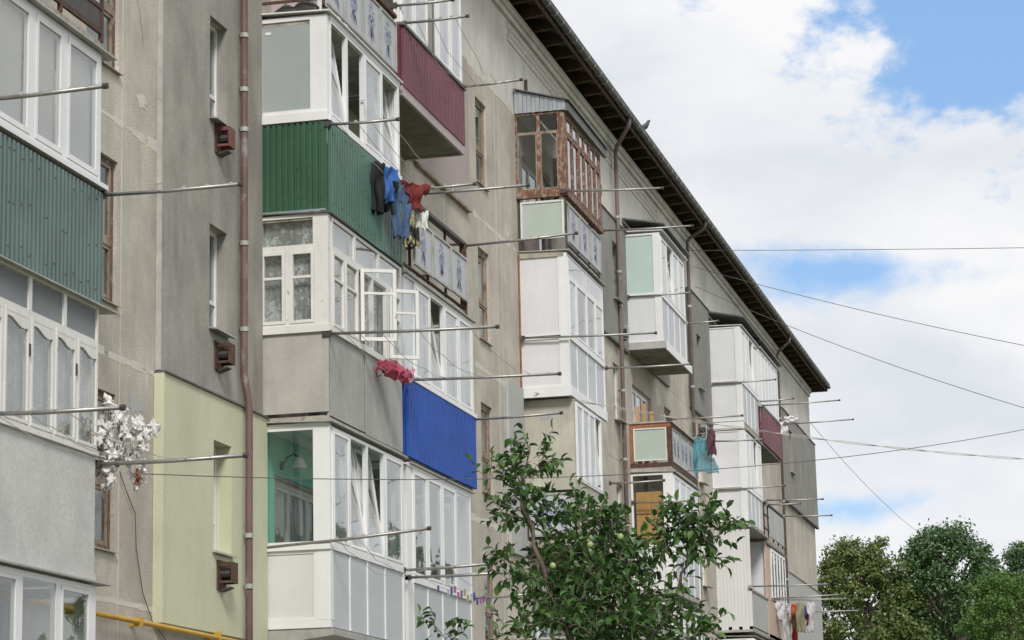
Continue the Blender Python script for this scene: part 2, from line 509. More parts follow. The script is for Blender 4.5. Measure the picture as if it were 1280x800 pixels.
class MB:
    """collects polygons; build() links them as one mesh object"""

    def __init__(self):
        self.v, self.f = [], []

    def poly(self, pts):
        i = len(self.v)
        self.v += [Vector(p) for p in pts]
        self.f.append(list(range(i, i + len(pts))))
        return self

    def hexa(self, p):
        i = len(self.v)
        self.v += [Vector(q) for q in p]
        for q in ((0, 3, 2, 1), (4, 5, 6, 7), (0, 1, 5, 4), (1, 2, 6, 5), (2, 3, 7, 6), (3, 0, 4, 7)):
            self.f.append([i + k for k in q])
        return self

    def box(self, x0, x1, y0, y1, z0, z1):
        return self.hexa([(x0, y0, z0), (x1, y0, z0), (x1, y1, z0), (x0, y1, z0), (x0, y0, z1), (x1, y0, z1), (x1, y1, z1), (x0, y1, z1)])

    def tube(self, pts, r, n=6, cap=True):
        pts = [Vector(p) for p in pts]
        rs = r if isinstance(r, (list, tuple)) else [r] * len(pts)
        base = len(self.v)
        up = None
        for k, p in enumerate(pts):
            d = (pts[min(k + 1, len(pts) - 1)] - pts[max(k - 1, 0)]).normalized()
            if up is None:
                up = d.orthogonal().normalized()
            else:
                up = (up - d * up.dot(d))
                up = up.normalized() if up.length > 1e-6 else d.orthogonal().normalized()
            s = d.cross(up)
            for j in range(n):
                a = 2 * PI * j / n
                self.v.append(p + (up * math.cos(a) + s * math.sin(a)) * rs[k])
        for k in range(len(pts) - 1):
            for j in range(n):
                a, b = base + k * n + j, base + k * n + (j + 1) % n
                self.f.append([a, b, b + n, a + n])
        if cap:
            self.f.append([base + j for j in reversed(range(n))])
            e = base + (len(pts) - 1) * n
            self.f.append([e + j for j in range(n)])
        return self

    def build(self, name, material, parent=None, smooth=False, label=None, kind=None, solid=0.0, origin=None):
        org = ORG[parent.name] if parent else (Vector(origin) if origin else Vector((0, 0, 0)))
        me = bpy.data.meshes.new(name)
        me.from_pydata([v - org for v in self.v], [], self.f)
        me.materials.append(material)
        if smooth:
            me.polygons.foreach_set('use_smooth', [True] * len(me.polygons))
        me.update()
        o = bpy.data.objects.new(name, me)
        COL.objects.link(o)
        if parent:
            o.parent = parent
        else:
            o.location = org
        ORG[o.name] = org
        if label:
            o['label'] = label
        if kind:
            o['kind'] = kind
        if solid:
            md = o.modifiers.new('solid', 'SOLIDIFY')
            md.thickness = solid
        return o


def share(src, name, parent, loc, rot=None, scale=None):
    o = bpy.data.objects.new(name, src)
    o.parent = parent
    o.location = Vector(loc) - (ORG[parent.name] if parent else Vector((0, 0, 0)))
    if rot:
        o.rotation_euler = rot
    if scale:
        o.scale = scale
    COL.objects.link(o)
    return o


class Face:
    """a vertical face: a runs along it, z up, t outward"""

    def __init__(self, o, u, n, w):
        self.o, self.u, self.n, self.w = Vector((*o, 0)), Vector((*u, 0)), Vector((*n, 0)), w

    def P(self, a, z, t):
        p = self.o + self.u * a + self.n * t
        return Vector((p.x, p.y, z))

    def box(self, mb, a0, a1, z0, z1, t0, t1, tf=None):
        c = [(a0, z0, t0), (a1, z0, t0), (a1, z0, t1), (a0, z0, t1), (a0, z1, t0), (a1, z1, t0), (a1, z1, t1), (a0, z1, t1)]
        if tf:
            c = [tf(*q) for q in c]
        mb.hexa([self.P(*q) for q in c])
        return mb

    def frame(self, mb, a0, a1, z0, z1, w, t0, t1, tf=None, wb=None):
        wb = wb or w
        self.box(mb, a0, a0 + w, z0, z1, t0, t1, tf)
        self.box(mb, a1 - w, a1, z0, z1, t0, t1, tf)
        self.box(mb, a0 + w, a1 - w, z0, z0 + wb, t0, t1, tf)
        self.box(mb, a0 + w, a1 - w, z1 - w, z1, t0, t1, tf)
        return mb


def near(x0, d):
    return Face((x0, -0.004), (0, -1), (-1, 0), d - 0.004)


def front(x0, x1, d):
    return Face((x0, -d), (1, 0), (0, -1), x1 - x0)


def far(x1, d):
    return Face((x1, -d), (0, 1), (1, 0), d - 0.004)


def curtain(par, F, a0, a1, z0, z1, t, material, folds=9, amp=.018, name='curtain'):
    mb = MB()
    n = folds * 4
    ph = random.random() * 6
    top, bot = [], []
    for i in range(n + 1):
        a = a0 + (a1 - a0) * i / n
        w = math.sin(i / 4 * 2 * PI * .9 + ph) * amp * (0.6 + 0.4 * math.sin(i * .7))
        top.append(F.P(a, z1, t + w * .6))
        bot.append(F.P(a, z0, t + w * 1.4))
    mb.v = top + bot
    mb.f = [[i, i + 1, n + 2 + i, n + 1 + i] for i in range(n)]
    return mb.build(name, material, par, smooth=True)


def window(bal, F, a0, a1, z0, z1, fw=.042, wm=None, gm=None, sash=True, tilt=0.0, cur=None, ct=-.14, mun=(), handle=False, opened=False, sw=.038):
    """one glazed bay: frame > sash, pane, curtain, handle"""
    wm = wm or PVC
    gm = gm or GLASS
    w = F.frame(MB(), a0, a1, z0, z1, fw, -.035, .025).build('window', wm, bal)
    i0, i1, j0, j1 = a0 + fw, a1 - fw, z0 + fw, z1 - fw
    tf = None
    if tilt:
        k = math.tan(math.radians(tilt))
        tf = lambda a, z, t: (a, z, t - (z - j0) * k)
    if opened:
        if cur:
            curtain(w, F, i0, i1, z0, j1, ct, cur)
        return w
    if sash:
        g = .004
        s = F.frame(MB(), i0 + g, i1 - g, j0 + g, j1 - g, sw, -.02, .032, tf).build('sash', wm, w)
        i0, i1, j0_, j1 = i0 + sw, i1 - sw, j0 + sw, j1 - sw
    else:
        j0_ = j0
    F.box(MB(), i0 - .003, i1 + .003, j0_ - .003, j1 + .003, .012, 0.018, tf).build('pane', gm, w)
    for (kind, v) in mun:
        mb = MB()
        if kind == 'v':
            F.box(mb, v - .016, v + .016, j0_, j1, -.012, .018, tf)
        else:
            F.box(mb, i0, i1, v - .016, v + .016, -.013, .017, tf)
        mb.build('glazing_bar', wm, w)
    if handle:
        MB().tube([F.P(a1 - fw - .03, z0 + (z1 - z0) * .5, .04), F.P(a1 - fw - .03, z0 + (z1 - z0) * .5, .075), F.P(a1 - fw - .03, z0 + (z1 - z0) * .5 - .11, .075)], .011).build('handle', PVC, w)
    if cur:
        curtain(w, F, i0 - .03, i1 + .03, z0 + .0, z1 - .02, ct, cur)
    return w


def corrugated(bal, F, a0, a1, z0, z1, mtl, period=.085, depth=.042, screws=True):
    """ribbed cladding put up in overlapping sheets about a metre wide"""
    n = max(1, round((a1 - a0) / 1.1))
    w = math.ceil((a1 - a0) / n / period) * period
    for k in range(n):
        b0, b1 = a0 + k * w, min(a0 + (k + 1) * w + (.012 if k < n - 1 else 0), a1)
        if b1 > b0 + .02:
            ribbed_sheet(bal, F, b0, b1, z0 + random.uniform(-.008, .004), z1, mtl, period, depth, .008 + .004 * (k % 2), screws=screws)


def ribbed_sheet(bal, F, a0, a1, z0, z1, mtl, period=.085, depth=.042, t=.008, name='profiled_sheet', screws=True):
    mb = MB()
    pr = []
    a = a0
    while a < a1 - 1e-6:
        for da, h in ((0, 0), (.34, 0), (.42, 1), (.90, 1), (.98, 0)):
            q = a + da * period
            if q <= a1:
                pr.append((q, h * depth))
        a += period
    pr.append((a1, 0))
    pr2 = [pr[0]]
    for q in pr[1:]:
        if q[0] - pr2[-1][0] > 1e-5:
            pr2.append(q)
    n = len(pr2)
    for q, h in pr2:
        mb.v.append(F.P(q, z0, t + h))
    for q, h in pr2:
        mb.v.append(F.P(q, z1, t + h))
    mb.f = [[i, i + 1, n + i + 1, n + i] for i in range(n - 1)]
    o = mb.build(name, mtl, bal, solid=.002)
    if screws:
        sc = MB()
        k = 0
        a = a0 + period * .65
        while a < a1 - .02:
            for zz in ((z0 + .12 + .05 * (k % 2)), (z0 + z1) / 2 + .04 * ((k * 7) % 3 - 1), z1 - .1 - .04 * (k % 2)):
                if random.random() < .7:
                    F.box(sc, a - .008, a + .008, zz - .008, zz + .008, t + depth, t + depth + .006)
            a += period * 2
            k += 1
        if sc.f:
            sc.build('screws', IRON, o, kind='stuff')
    return o


def panel(bal, F, a0, a1, z0, z1, mtl, frame_m=None, fw=.04, name='parapet_panel', t=0.0, th=.03, label=None):
    o = F.box(MB(), a0, a1, z0, z1, t - th, t).build(name, mtl, bal, label=label)
    if frame_m:
        F.frame(MB(), a0, a1, z0, z1, fw, t + .002, t + .018).build('panel_frame', frame_m, o)
    return o


def flower(par, F, ac, zc, s, mtl, t=.006):
    """printed stalk of blue star flowers, flat on the panel"""
    mb = MB()

    def stroke(a0, z0, a1, z1, w):
        dx, dz = a1 - a0, z1 - z0
        l = math.hypot(dx, dz) or 1
        px, pz = -dz / l * w, dx / l * w
        mx, mz = a0 + dx * .55, z0 + dz * .55
        mb.poly([F.P(a0, z0, t), F.P(mx + px, mz + pz, t), F.P(a1, z1, t), F.P(mx - px, mz - pz, t)])
    for (ca, cz, r) in ((0, .16, .2), (-.09, -.02, .13), (.1, .0, .13), (.0, -.2, .11)):
        for k in range(8):
            an = k * PI / 4 + random.uniform(-.2, .2)
            r2 = r * random.uniform(.7, 1.1)
            stroke(ac + s * (ca + .18 * r * math.cos(an)), zc + s * (cz + .18 * r * math.sin(an)), ac + s * (ca + r2 * math.cos(an)), zc + s * (cz + r2 * math.sin(an) * 1.15), s * .026)
    for k in range(7):
        an = random.uniform(-1, 1)
        stroke(ac, zc - s * .1, ac + s * .25 * math.sin(an), zc - s * (.25 + .22 * random.random()), s * .02)
    return mb.build('flower_print', mtl, par)


def canopy(bal, x0, x1, d, z, lip=.09, mtl=None, name='drip_sheet', sides=True, th=.018):
    mb = MB()
    s = .03 if sides else 0
    mb.hexa([(x0 - s, -d - lip, z - .03), (x1 + lip * .9, -d - lip, z - .03), (x1 + lip * .9, -.004, z), (x0 - s, -.004, z),
             (x0 - s, -d - lip, z - .03 + th), (x1 + lip * .9, -d - lip, z - .03 + th), (x1 + lip * .9, -.004, z + th), (x0 - s, -.004, z + th)])
    return mb.build(name, mtl or TIN, bal)


def slab(bal, x0, x1, d, z, th=.13, mtl=None):
    return MB().box(x0, x1, -d, -.004, z - th, z).build('slab', mtl or CONC, bal)


def sill(bal, F, z, out=.045, mtl=None, h=.03, ext=0.0, name='sill'):
    return F.box(MB(), -ext, F.w + ext, z - h, z, -.03, out).build(name, mtl or PVC, bal)


def post(bal, x, y, z0, z1, w=.08, mtl=None, sx=1, name='corner_post'):
    return MB().box(x - .012, x + w, y - .012, y + w, z0, z1).build(name, mtl or PVC, bal)


# ------------------------------------------------------------------ ground
MB().box(-900, 2600, -1500, 1500, -.6, 0).build('ground', mat('dry_grass_ground', (.085, .10, .04), .95, .3, .6, bump=.5, bscale=8, spots=(.5, .5, .65, (.16, .13, .09)))).__setitem__('kind', 'structure')
MB().box(-40, 110, -2.4, -.02, 0, .12).build('pavement', mat('pavement_concrete', (.3, .29, .27), .9, .15, 2, bump=.3)).__setitem__('kind', 'structure')
MB().box(-60, 140, -16.5, -10.0, -.1, .012).build('road', mat('asphalt', (.052, .052, .054), .9, .2, 3, bump=.4, bscale=60)).__setitem__('kind', 'structure')

# ------------------------------------------------------------------ the apartment block
X_END = 92.65
bld = thing('apartment_block', 'five storey grey beige apartment block under a dark overhanging eave', 'building', (8, 0, 0))
XS = [4, 8, 12, 16.2, 20.15, 23.75, 26.62, 27.78, 31.38, 35.0, 39.1, 42.55, 44.75, 46.45, 50.0, 53.6, 57.25, 60.7, 64.6, 67.9, 69.25, 72.45, 76.5, 80.1, 83.9, 88.3, X_END]
ZS = [0.0, 1.45, 4.25, 7.05, 9.85, 12.65, 15.45]
holes = {}


def hole(x0, x1, z0, z1, style):
    holes.setdefault((max(i for i, x in enumerate(XS) if x <= x0 + 1e-6), max(i for i, z in enumerate(ZS) if z <= z0 + 1e-6)), []).append((x0, x1, z0, z1, style))


for z0, z1 in ((1.95, 3.7), (4.81, 6.6), (7.65, 9.35), (10.43, 12.15), (13.25, 14.95)):
    hole(25.55, 26.5, z0, z1, 'old_brown')
for z0, z1 in ((2.35, 3.75), (5.12, 6.49), (7.94, 9.28), (10.69, 12.05), (13.5, 14.85)):
    hole(29.34, 29.99, z0, z1, 'stair')
for z0, z1 in ((2.0, 3.6), (4.81, 6.42), (7.6, 9.22), (10.4, 12.1), (13.33, 14.95)):
    hole(43.33, 44.13, z0, z1, 'old')
for z0, z1 in ((5.16, 6.54), (7.98, 9.33), (10.78, 12.1), (13.6, 14.95)):
    hole(55.55, 56.25, z0, z1, 'stair')
for z0, z1 in ((4.9, 6.5), (7.7, 9.3), (10.5, 12.1), (13.3, 14.9)):
    hole(62.0, 62.95, z0, z1, 'old')
for z0, z1 in ((5.2, 6.6), (8.0, 9.4), (10.8, 12.1), (13.4, 14.9)):
    hole(66.95, 67.65, z0, z1, 'stair')
for z0, z1 in ((4.9, 6.4), (7.7, 9.3), (13.55, 15.0)):
    hole(85.6, 86.45, z0, z1, 'stair')
for x in (5.4, 9.4, 13.4, 17.6):
    for zs in ZS[1:6]:
        hole(x, x + 1.3, zs + .8, zs + 2.2, 'old')
for (x0, x1) in ((20.15, 23.75), (31.38, 35.0), (35.0, 39.1), (46.45, 50.0), (57.25, 60.7), (69.25, 72.45), (72.45, 76.5)):
    for zs in ZS[1:6]:
        hole(x0 + .55, x1 - .5, zs + .08, zs + 2.12, 'balcony')
hole(47.3, 49.0, .6, 1.4, 'vent') if False else None

for i in range(len(XS) - 1):
    for j in range(len(ZS) - 1):
        x0, x1, z0, z1 = XS[i] + .004, XS[i + 1] - .004, ZS[j] + .004, ZS[j + 1] - .004
        mb = MB()
        hs = holes.get((i, j), [])
        if hs:
            a, b, c, d, st = hs[0]
            mb.box(x0, a, 0, .3, z0, z1)
            mb.box(b, x1, 0, .3, z0, z1)
            mb.box(a, b, 0, .3, z0, c)
            mb.box(a, b, 0, .3, d, z1)
        else:
            mb.box(x0, x1, 0, .3, z0, z1)
        mb.build('wall_panel', WALL, bld)
for i in range(0, len(XS) - 1, 2):
    MB().box(XS[i] + .004, XS[min(i + 2, len(XS) - 1)] - .004, 0.012, .3, 15.454, 17.55).build('attic_wall', WALL2, bld)
jm = MB()
for x in XS[1:-1]:
    jm.box(x - .03, x + .03, .006, .02, .1, 15.4)
for z in ZS[1:-1]:
    x = XS[0]
    jm.box(XS[0], X_END, .007, .019, z - .02, z + .02)
jm.build('joint_mortar', MORTAR, bld)
sm = MB()
for x, w in ((26.62, .028), (44.75, .022), (45.1, .018), (41.0, .02), (52.0, .02), (88.3, .03)):
    z = .1
    while z < 15.4:
        dz = random.uniform(.3, 1.1)
        ww = w * random.uniform(.6, 1.3)
        sm.box(x - ww / 2, x + ww / 2, -.004, .004, z, min(z + dz, 15.4))
        z += dz
for z in ZS[2:]:
    for xa, xb in ((24.0, 27.75), (39.2, 46.4), (50.1, 53.6)):
        x = xa
        while x < xb:
            dx = random.uniform(.15, .5)
            hh = random.uniform(.02, .07)
            sm.box(x, min(x + dx, xb), -.0025, .004, z - hh, z + hh * random.uniform(.5, 1.2))
            x += dx + random.choice((0, 0, .12))
sm.build('joint_smear', MORTAR, bld, kind='stuff')
rp = random.Random(77)
for (x, z, sz, mtl_) in ((27.1, 6.6, .22, GREYLT), (24.6, 9.6, .2, MORTAR), (27.2, 10.3, .16, MORTAR), (41.2, 9.4, .3, MORTAR), (42.2, 11.2, .25, GREYLT), (45.6, 12.9, .28, MORTAR), (52.3, 11.5, .35, MORTAR), (40.3, 8.3, .3, GREYLT), (61.2, 12.2, .35, MORTAR), (51.2, 14.6, .4, MORTAR)):
    ring = []
    for k in range(16):
        q = sz * rp.uniform(.55, 1.15)
        ring.append((x + q * 1.1 * math.cos(k * PI / 8), -.0035, z + q * .7 * math.sin(k * PI / 8)))
    MB().poly(ring).build('mortar_patch', mtl_, bld)
CRK = mat('crack_shadow', (.12, .11, .10), .95, .1)
ck = MB()
for (x, z, dx, n_) in ((26.9, 12.2, .05, 14), (24.8, 6.5, .12, 9), (40.6, 10.4, .2, 12), (42.4, 8.6, -.16, 10), (51.6, 13.2, .25, 12), (45.7, 15.2, .12, 8), (61.8, 11.6, .2, 9), (55, 16.4, .3, 8)):
    for k in range(n_):
        x2, z2 = x + dx * rp.uniform(-.4, 1), z - rp.uniform(.05, .14)
        ck.poly([(x - .004, -.003, z), (x + .004, -.003, z), (x2 + .004, -.003, z2), (x2 - .004, -.003, z2)])
        x, z = x2, z2
ck.build('cracks', CRK, bld, kind='stuff')
for x, z in ((47.4, 16.3), (54.6, 15.9), (60.9, 16.35), (72.0, 16.3), (41.5, 16.2), (39.9, 11.35)):
    MB().box(x - .03, x + .03, -.05, -.001, z - .13, z + .13).build('anchor', IRON, bld)
MB().box(4, X_END, 11.7, 12, 0, 17.55).build('rear_wall', WALL, bld)
MB().box(X_END - .3, X_END - .004, .304, 11.69, 0, 17.5).build('gable_wall', WALL2, bld)
MB().box(4.004, 4.3, .304, 11.69, 0, 17.5).build('gable_wall', WALL2, bld)
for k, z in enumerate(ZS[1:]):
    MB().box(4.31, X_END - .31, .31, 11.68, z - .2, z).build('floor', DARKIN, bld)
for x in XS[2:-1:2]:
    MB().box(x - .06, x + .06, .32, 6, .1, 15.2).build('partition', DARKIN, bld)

# windows of the wall
WF = Face((0, 0), (1, 0), (0, -1), 100)


def wall_window(x0, x1, z0, z1, style):
    dep = .07 if style != 'stair' else .09
    F = Face((0, dep), (1, 0), (0, -1), 100)
    if style == 'old' or style == 'old_brown':
        wm = WOODG
        w = F.frame(MB(), x0, x1, z0, z1, .055, -.05, .02).build('window', OLDBR if style == 'old_brown' else WOODG, bld)
        zm = z0 + (z1 - z0) * .42
        F.box(MB(), x0 + .055, x1 - .055, zm - .035, zm + .035, -.04, .025).build('transom', WOODG, w)
        for a, b in ((z0 + .055, zm - .035), (zm + .035, z1 - .055)):
            F.frame(MB(), x0 + .06, x1 - .06, a, b, .045, -.03, .012).build('sash', WOODG, w)
            F.box(MB(), x0 + .09, x1 - .09, a + .03, b - .03, -.012, -.006).build('pane', GLASSD, w)
        curtain(w, F, x0 + .06, x1 - .06, z0 + .05, z1 - .06, -.14, CURTG, 8)
        MB().hexa([(x0 - .03, -.05, z0 - .03), (x1 + .03, -.05, z0 - .03), (x1, dep, z0 - .001), (x0, dep, z0 - .001), (x0 - .03, -.05, z0 - .018), (x1 + .03, -.05, z0 - .018), (x1, dep, z0 + .012), (x0, dep, z0 + .012)]).build('sill', CONC, w)
    elif style == 'stair':
        w = F.frame(MB(), x0, x1, z0, z1, .05, -.05, .02).build('window', PVC, bld)
        F.box(MB(), x0 + .045, x1 - .045, z0 + .045, z1 - .045, -.012, -.006).build('pane', GLASSD, w)
        F.box(MB(), x0 + .05, x1 - .05, z0 + .38, z0 + .43, -.03, .01).build('transom', PVC, w)
        MB().hexa([(x0 - .04, -.19, z0 - .05), (x1 + .04, -.19, z0 - .05), (x1, dep, z0 - .001), (x0, dep, z0 - .001), (x0 - .04, -.19, z0 - .03), (x1 + .04, -.19, z0 - .03), (x1, dep, z0 + .012), (x0, dep, z0 + .012)]).build('sill', TIN, w)
    else:
        F = Face((0, .1), (1, 0), (0, -1), 100)
        w = F.frame(MB(), x0, x1, z0, z1, .06, -.05, .02).build('balcony_door_unit', PVC, bld)
        xa = x0 + (x1 - x0) * .36
        xb = x0 + (x1 - x0) * .68
        for a, b, zz in ((x0 + .06, xa, z0 + .82), (xa, xb, z0 + .82), (xb, x1 - .06, z0 + .06)):
            F.frame(MB(), a + .004, b - .004, zz, z1 - .065, .055, -.03, .015).build('sash', PVC, w)
            F.box(MB(), a + .05, b - .05, zz + .05, z1 - .11, -.012, -.006).build('pane', GLASS, w)
        F.box(MB(), x0 + .062, xb - .002, z0 + .062, z0 + .818, -.04, .005).build('apron', PLASTER, w)
        curtain(w, F, x0 + .1, x1 - .1, z0 + .1, z1 - .08, -.2, CURTG, 14)


for hs in holes.values():
    for h in hs:
        wall_window(*h)


# bonded-on insulation slabs with their openings
def insul(x0, x1, z0, z1, th, mtl, openings=(), edge=None, cap=None, label=None, y0=-.002):
    mb = MB()
    zs = sorted([z0] + [v for o in openings for v in (o[2], o[3])] + [z1])
    if openings:
        a, b = openings[0][0], openings[0][1]
        mb.box(x0, a, -th, y0, z0, z1)
        mb.box(b, x1, -th, y0, z0, z1)
        for k in range(0, len(zs), 2):
            mb.box(a, b, -th, y0, zs[k], zs[k + 1])
        for o in openings:           # rendered reveals running back to the frame
            for p, q in ((a - .002, a + .012), (b - .012, b + .002)):
                mb.box(p, q, -th + .003, .068, o[2], o[3])
    else:
        mb.box(x0, x1, -th, y0, z0, z1)
    o = mb.build('wall_insulation', mtl, bld, label=label)
    if edge:
        e = MB()
        z = z0
        while z < z1 - .01:
            dz = min(random.uniform(.25, .9), z1 - z)
            e.box(x0 - .012 - random.random() * .012, x0 - .001, -th - .002, -.003, z, z + dz)
            z += dz
        e.build('insulation_edge', edge, o)
    if cap:
        MB().box(x0 - .02, x1 + .01, -th - .03, -.003, z1 + .003, z1 + .022).build('capping', cap, o)
    return o


SW = [(29.34, 29.99, a, b) for a, b in ((7.94, 9.28), (10.69, 12.05), (13.5, 14.85))]
insul(27.72, 31.36, 7.10, 17.2, .07, GREY, SW, GREYEDGE)
insul(27.68, 31.37, 4.09, 7.06, .13, GREENW, [(29.34, 29.99, 5.12, 6.49)], GREENW, TIND, 'pale green insulated wall section')
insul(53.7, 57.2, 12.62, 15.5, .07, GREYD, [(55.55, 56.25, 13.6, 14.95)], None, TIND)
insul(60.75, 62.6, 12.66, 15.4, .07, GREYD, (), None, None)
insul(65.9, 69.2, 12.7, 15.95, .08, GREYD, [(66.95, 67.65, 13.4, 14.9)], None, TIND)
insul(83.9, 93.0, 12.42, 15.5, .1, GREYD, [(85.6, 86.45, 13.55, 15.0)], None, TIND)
insul(83.95, 92.9, 4.3, 9.95, .09, GREYLT, (), None, TIN)
insul(45.2, 46.42, 6.7, 9.95, .06, GREYLT, (), None, None)
insul(38.65, 42.6, 12.6, 15.4, .06, PINKW, (), None, None)
MB().box(39.15, 42.65, -.075, -.004, 12.55, 12.6).build('drip_strip', WOODG, bld)
MB().box(83.9, 93.02, -.12, -.004, 12.36, 12.415).build('drip_strip', TIND, bld)
MB().box(65.9, 69.2, -.1, -.004, 12.64, 12.695).build('drip_strip', TIND, bld)
MB().box(53.7, 57.2, -.09, -.004, 12.56, 12.615).build('drip_strip', TIND, bld)

# cornice, brick band, eave
MB().box(31.5, X_END, -.05, .008, 17.28, 17.4).build('cornice_course', WALL2, bld)
MB().box(4, X_END, -.1, .008, 17.403, 17.56).build('cornice_course', WALL2, bld)
bk = MB()
for r in range(3):
    x = 46.0 + (.12 if r % 2 else 0)
    while x < 62:
        if True:
            d = random.uniform(.002, .007)
            bk.box(x, x + .24, -d, .008, 16.84 + r * .135, 16.84 + r * .135 + .12)
        x += .25
bk.build('exposed_bricks', BRICK, bld, kind='stuff')
roof = MB().hexa([(3, -.70, 17.83), (93.6, -.70, 17.83), (93.6, 6.2, 20.6), (3, 6.2, 20.6), (3, -.70, 17.87), (93.6, -.70, 17.87), (93.6, 6.2, 20.65), (3, 6.2, 20.65)]).hexa(
    [(3, 6.2, 20.6), (93.6, 6.2, 20.6), (93.6, 13, 17.8), (3, 13, 17.8), (3, 6.2, 20.65), (93.6, 6.2, 20.65), (93.6, 13, 17.85), (3, 13, 17.85)]).build('roof', ROOFM, bld)
# rafters and soffit boards
rm = MB().hexa([(-.06, -.52, 17.66), (.06, -.52, 17.66), (.06, .25, 17.58), (-.06, .25, 17.58), (-.06, -.52, 17.80), (.06, -.52, 17.80), (.06, .25, 18.0), (-.06, .25, 18.0)])
me_r = bpy.data.meshes.new('rafter')
me_r.from_pydata(rm.v, [], rm.f)
me_r.materials.append(SOFF)
x = 30.0
while x < 93.4:
    share(me_r, 'rafter', roof, (x, 0, random.uniform(-.015, .015)))
    x += .95
for row, (y0, y1) in enumerate(((-.50, -.375), (-.365, -.24), (-.23, -.105), (-.095, .02))):
    x = 30 - random.random() * 3
    while x < 93.4:
        l = random.uniform(2.6, 4.5)
        zz = 17.80 + (y0 + .5) * .3 + random.uniform(0, .015)
        MB().box(x, min(x + l - .012, 93.5), y0, y1, zz, zz + .022).build('soffit_board', SOFF, roof)
        x += l
MB().box(3.1, 93.5, -.56, -.522, 17.62, 17.84).build('fascia_board', SOFF, roof)
g = MB()
n = 8
for k in range(n + 1):
    a = PI + PI * k / n
    for xx in (3.0, 93.7):
        g.v.append(Vector((xx, -.635 + .075 * math.cos(a), 17.79 + .08 * math.sin(a))))
g.f = [[2 * k, 2 * k + 1, 2 * k + 3, 2 * k + 2] for k in range(n)]
gut = g.build('gutter', GUT, roof, solid=.004, smooth=True)
gb = MB()
x = 30
while x < 93.6:
    gb.tube([(x, -.635 + .082 * math.cos(PI + PI * k / 6), 17.79 + .088 * math.sin(PI + PI * k / 6)) for k in range(7)], .011, 4)
    x += .62
gb.build('gutter_brackets', TIN, gut, kind='stuff')
MB().box(93.4, 93.6, -.6, 6.0, 17.6, 17.8).build('verge_board', SOFF, roof)


# ------------------------------------------------------------------ balconies
def balcony(label, x0, z, name='glazed_balcony', group=None):
    return thing(name, label, 'balcony', (x0, 0, z), group)


Z2, Z3, Z4, Z5 = 4.25, 7.05, 9.85, 12.65

# --- left-hand balcony stack (L) : x 20.2 .. 23.7
LX0, LX1, D = 20.2, 23.7, .98
LB = [LX0, 21.05, 21.95, 22.72, LX1]
# fourth floor (only its lower corner is in view)
b = balcony('open balcony with brown iron frame, cut off by the top left corner', LX0, Z4, 'open_balcony')
slab(b, LX0, LX1, D, Z4, .12)
F = front(LX0, LX1, D)
for a in (0, 1.15, 2.4, 3.45):
    F.box(MB(), a, a + .05, Z4, 11.0, -.02, .02).build('railing_post', RUST, b)
for zz in (9.93, 10.2, 10.95):
    F.box(MB(), .05, 3.45, zz, zz + .05, -.015, .018).build('railing_bar', RUST, b)
F.box(MB(), .05, 3.44, 9.985, 10.195, -.01, .008).build('kick_plate', IRON, b)
for a, a1 in ((.07, 1.13), (1.22, 2.38), (2.47, 3.43)):
    p = panel(b, F, a, a1, 10.26, 10.93, ARMW, None, t=.0)
    flower(p, F, (a + a1) / 2, 10.62, .8, BLUEP)

b = balcony('glazed balcony with white plastic windows and teal ribbed parapet at the left edge', LX0, Z3)
slab(b, LX0, LX1, D, Z3, .1)
F, NF, FF = front(LX0, LX1, D), near(LX0, D), far(LX1, D)
corrugated(b, F, 0, F.w, Z3 - .03, 8.2, GREENT, .095)
corrugated(b, NF, 0, NF.w, Z3, 8.2, GREENT, .095, screws=False)
corrugated(b, FF, 0, FF.w, Z3, 8.2, GREENT, .095, screws=False)
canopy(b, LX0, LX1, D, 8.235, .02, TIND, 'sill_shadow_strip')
F.box(MB(), -.03, F.w + .05, 8.25, 8.30, -.04, .07).build('sill', PVC, b)
for k in range(4):
    window(b, F, LB[k] - LX0, LB[k + 1] - LX0 - (.07 if k == 3 else 0), 8.30, 9.70, .06, cur=None, ct=-.1, sw=.055)
    F.box(MB(), LB[k] - LX0 + .1, LB[k + 1] - LX0 - .1, 8.38, 9.62, -.06, -.045).build('roller_blind', BLIND, b)
post(b, LX1 - .07, -D + .012, 8.30, 9.70, .07)
window(b, FF, .06, FF.w, 8.30, 9.70, .06)
window(b, NF, 0, NF.w, 8.30, 9.70, .06)
canopy(b, LX0, LX1 + .1, D, 9.735, .1, TIN)

b = balcony('old white timber glazed balcony with curved top casements above a pale concrete parapet', LX0, Z2)
slab(b, LX0, LX1, D, Z2, .08, CONCL)
F, FF, NF = front(LX0, LX1 - .05, D), far(LX1 - .05, D), near(LX0, D)
mb = MB()
F.box(mb, 0, F.w, Z2 - .08, 5.44, -.09, 0.002)
FF.box(mb, .092, FF.w, Z2 - .08, 5.44, -.09, 0)
NF.box(mb, 0, NF.w - .092, Z2 - .08, 5.44, -.09, 0)
mb.build('parapet', CONCL, b)
F.box(MB(), -.02, F.w + .01, 5.441, 5.49, -.08, .04).build('sill', WOODW, b)
CB = [0, 1.22, 2.36, 3.49]
for k, (a, a1) in enumerate(((0, .62), (.62, 1.8), (1.8, 2.62), (2.62, 3.45))):
    w = F.frame(MB(), a, a1, 6.60, 7.0, .035, -.03, .02).build('window', WOODW, b)
    F.box(MB(), a + .03, a1 - .03, 6.63, 6.97, -.008, -.002).build('pane', RIBG, w)
bays = [0, .62, 1.21, 1.80, 2.37, 2.91, 3.45]
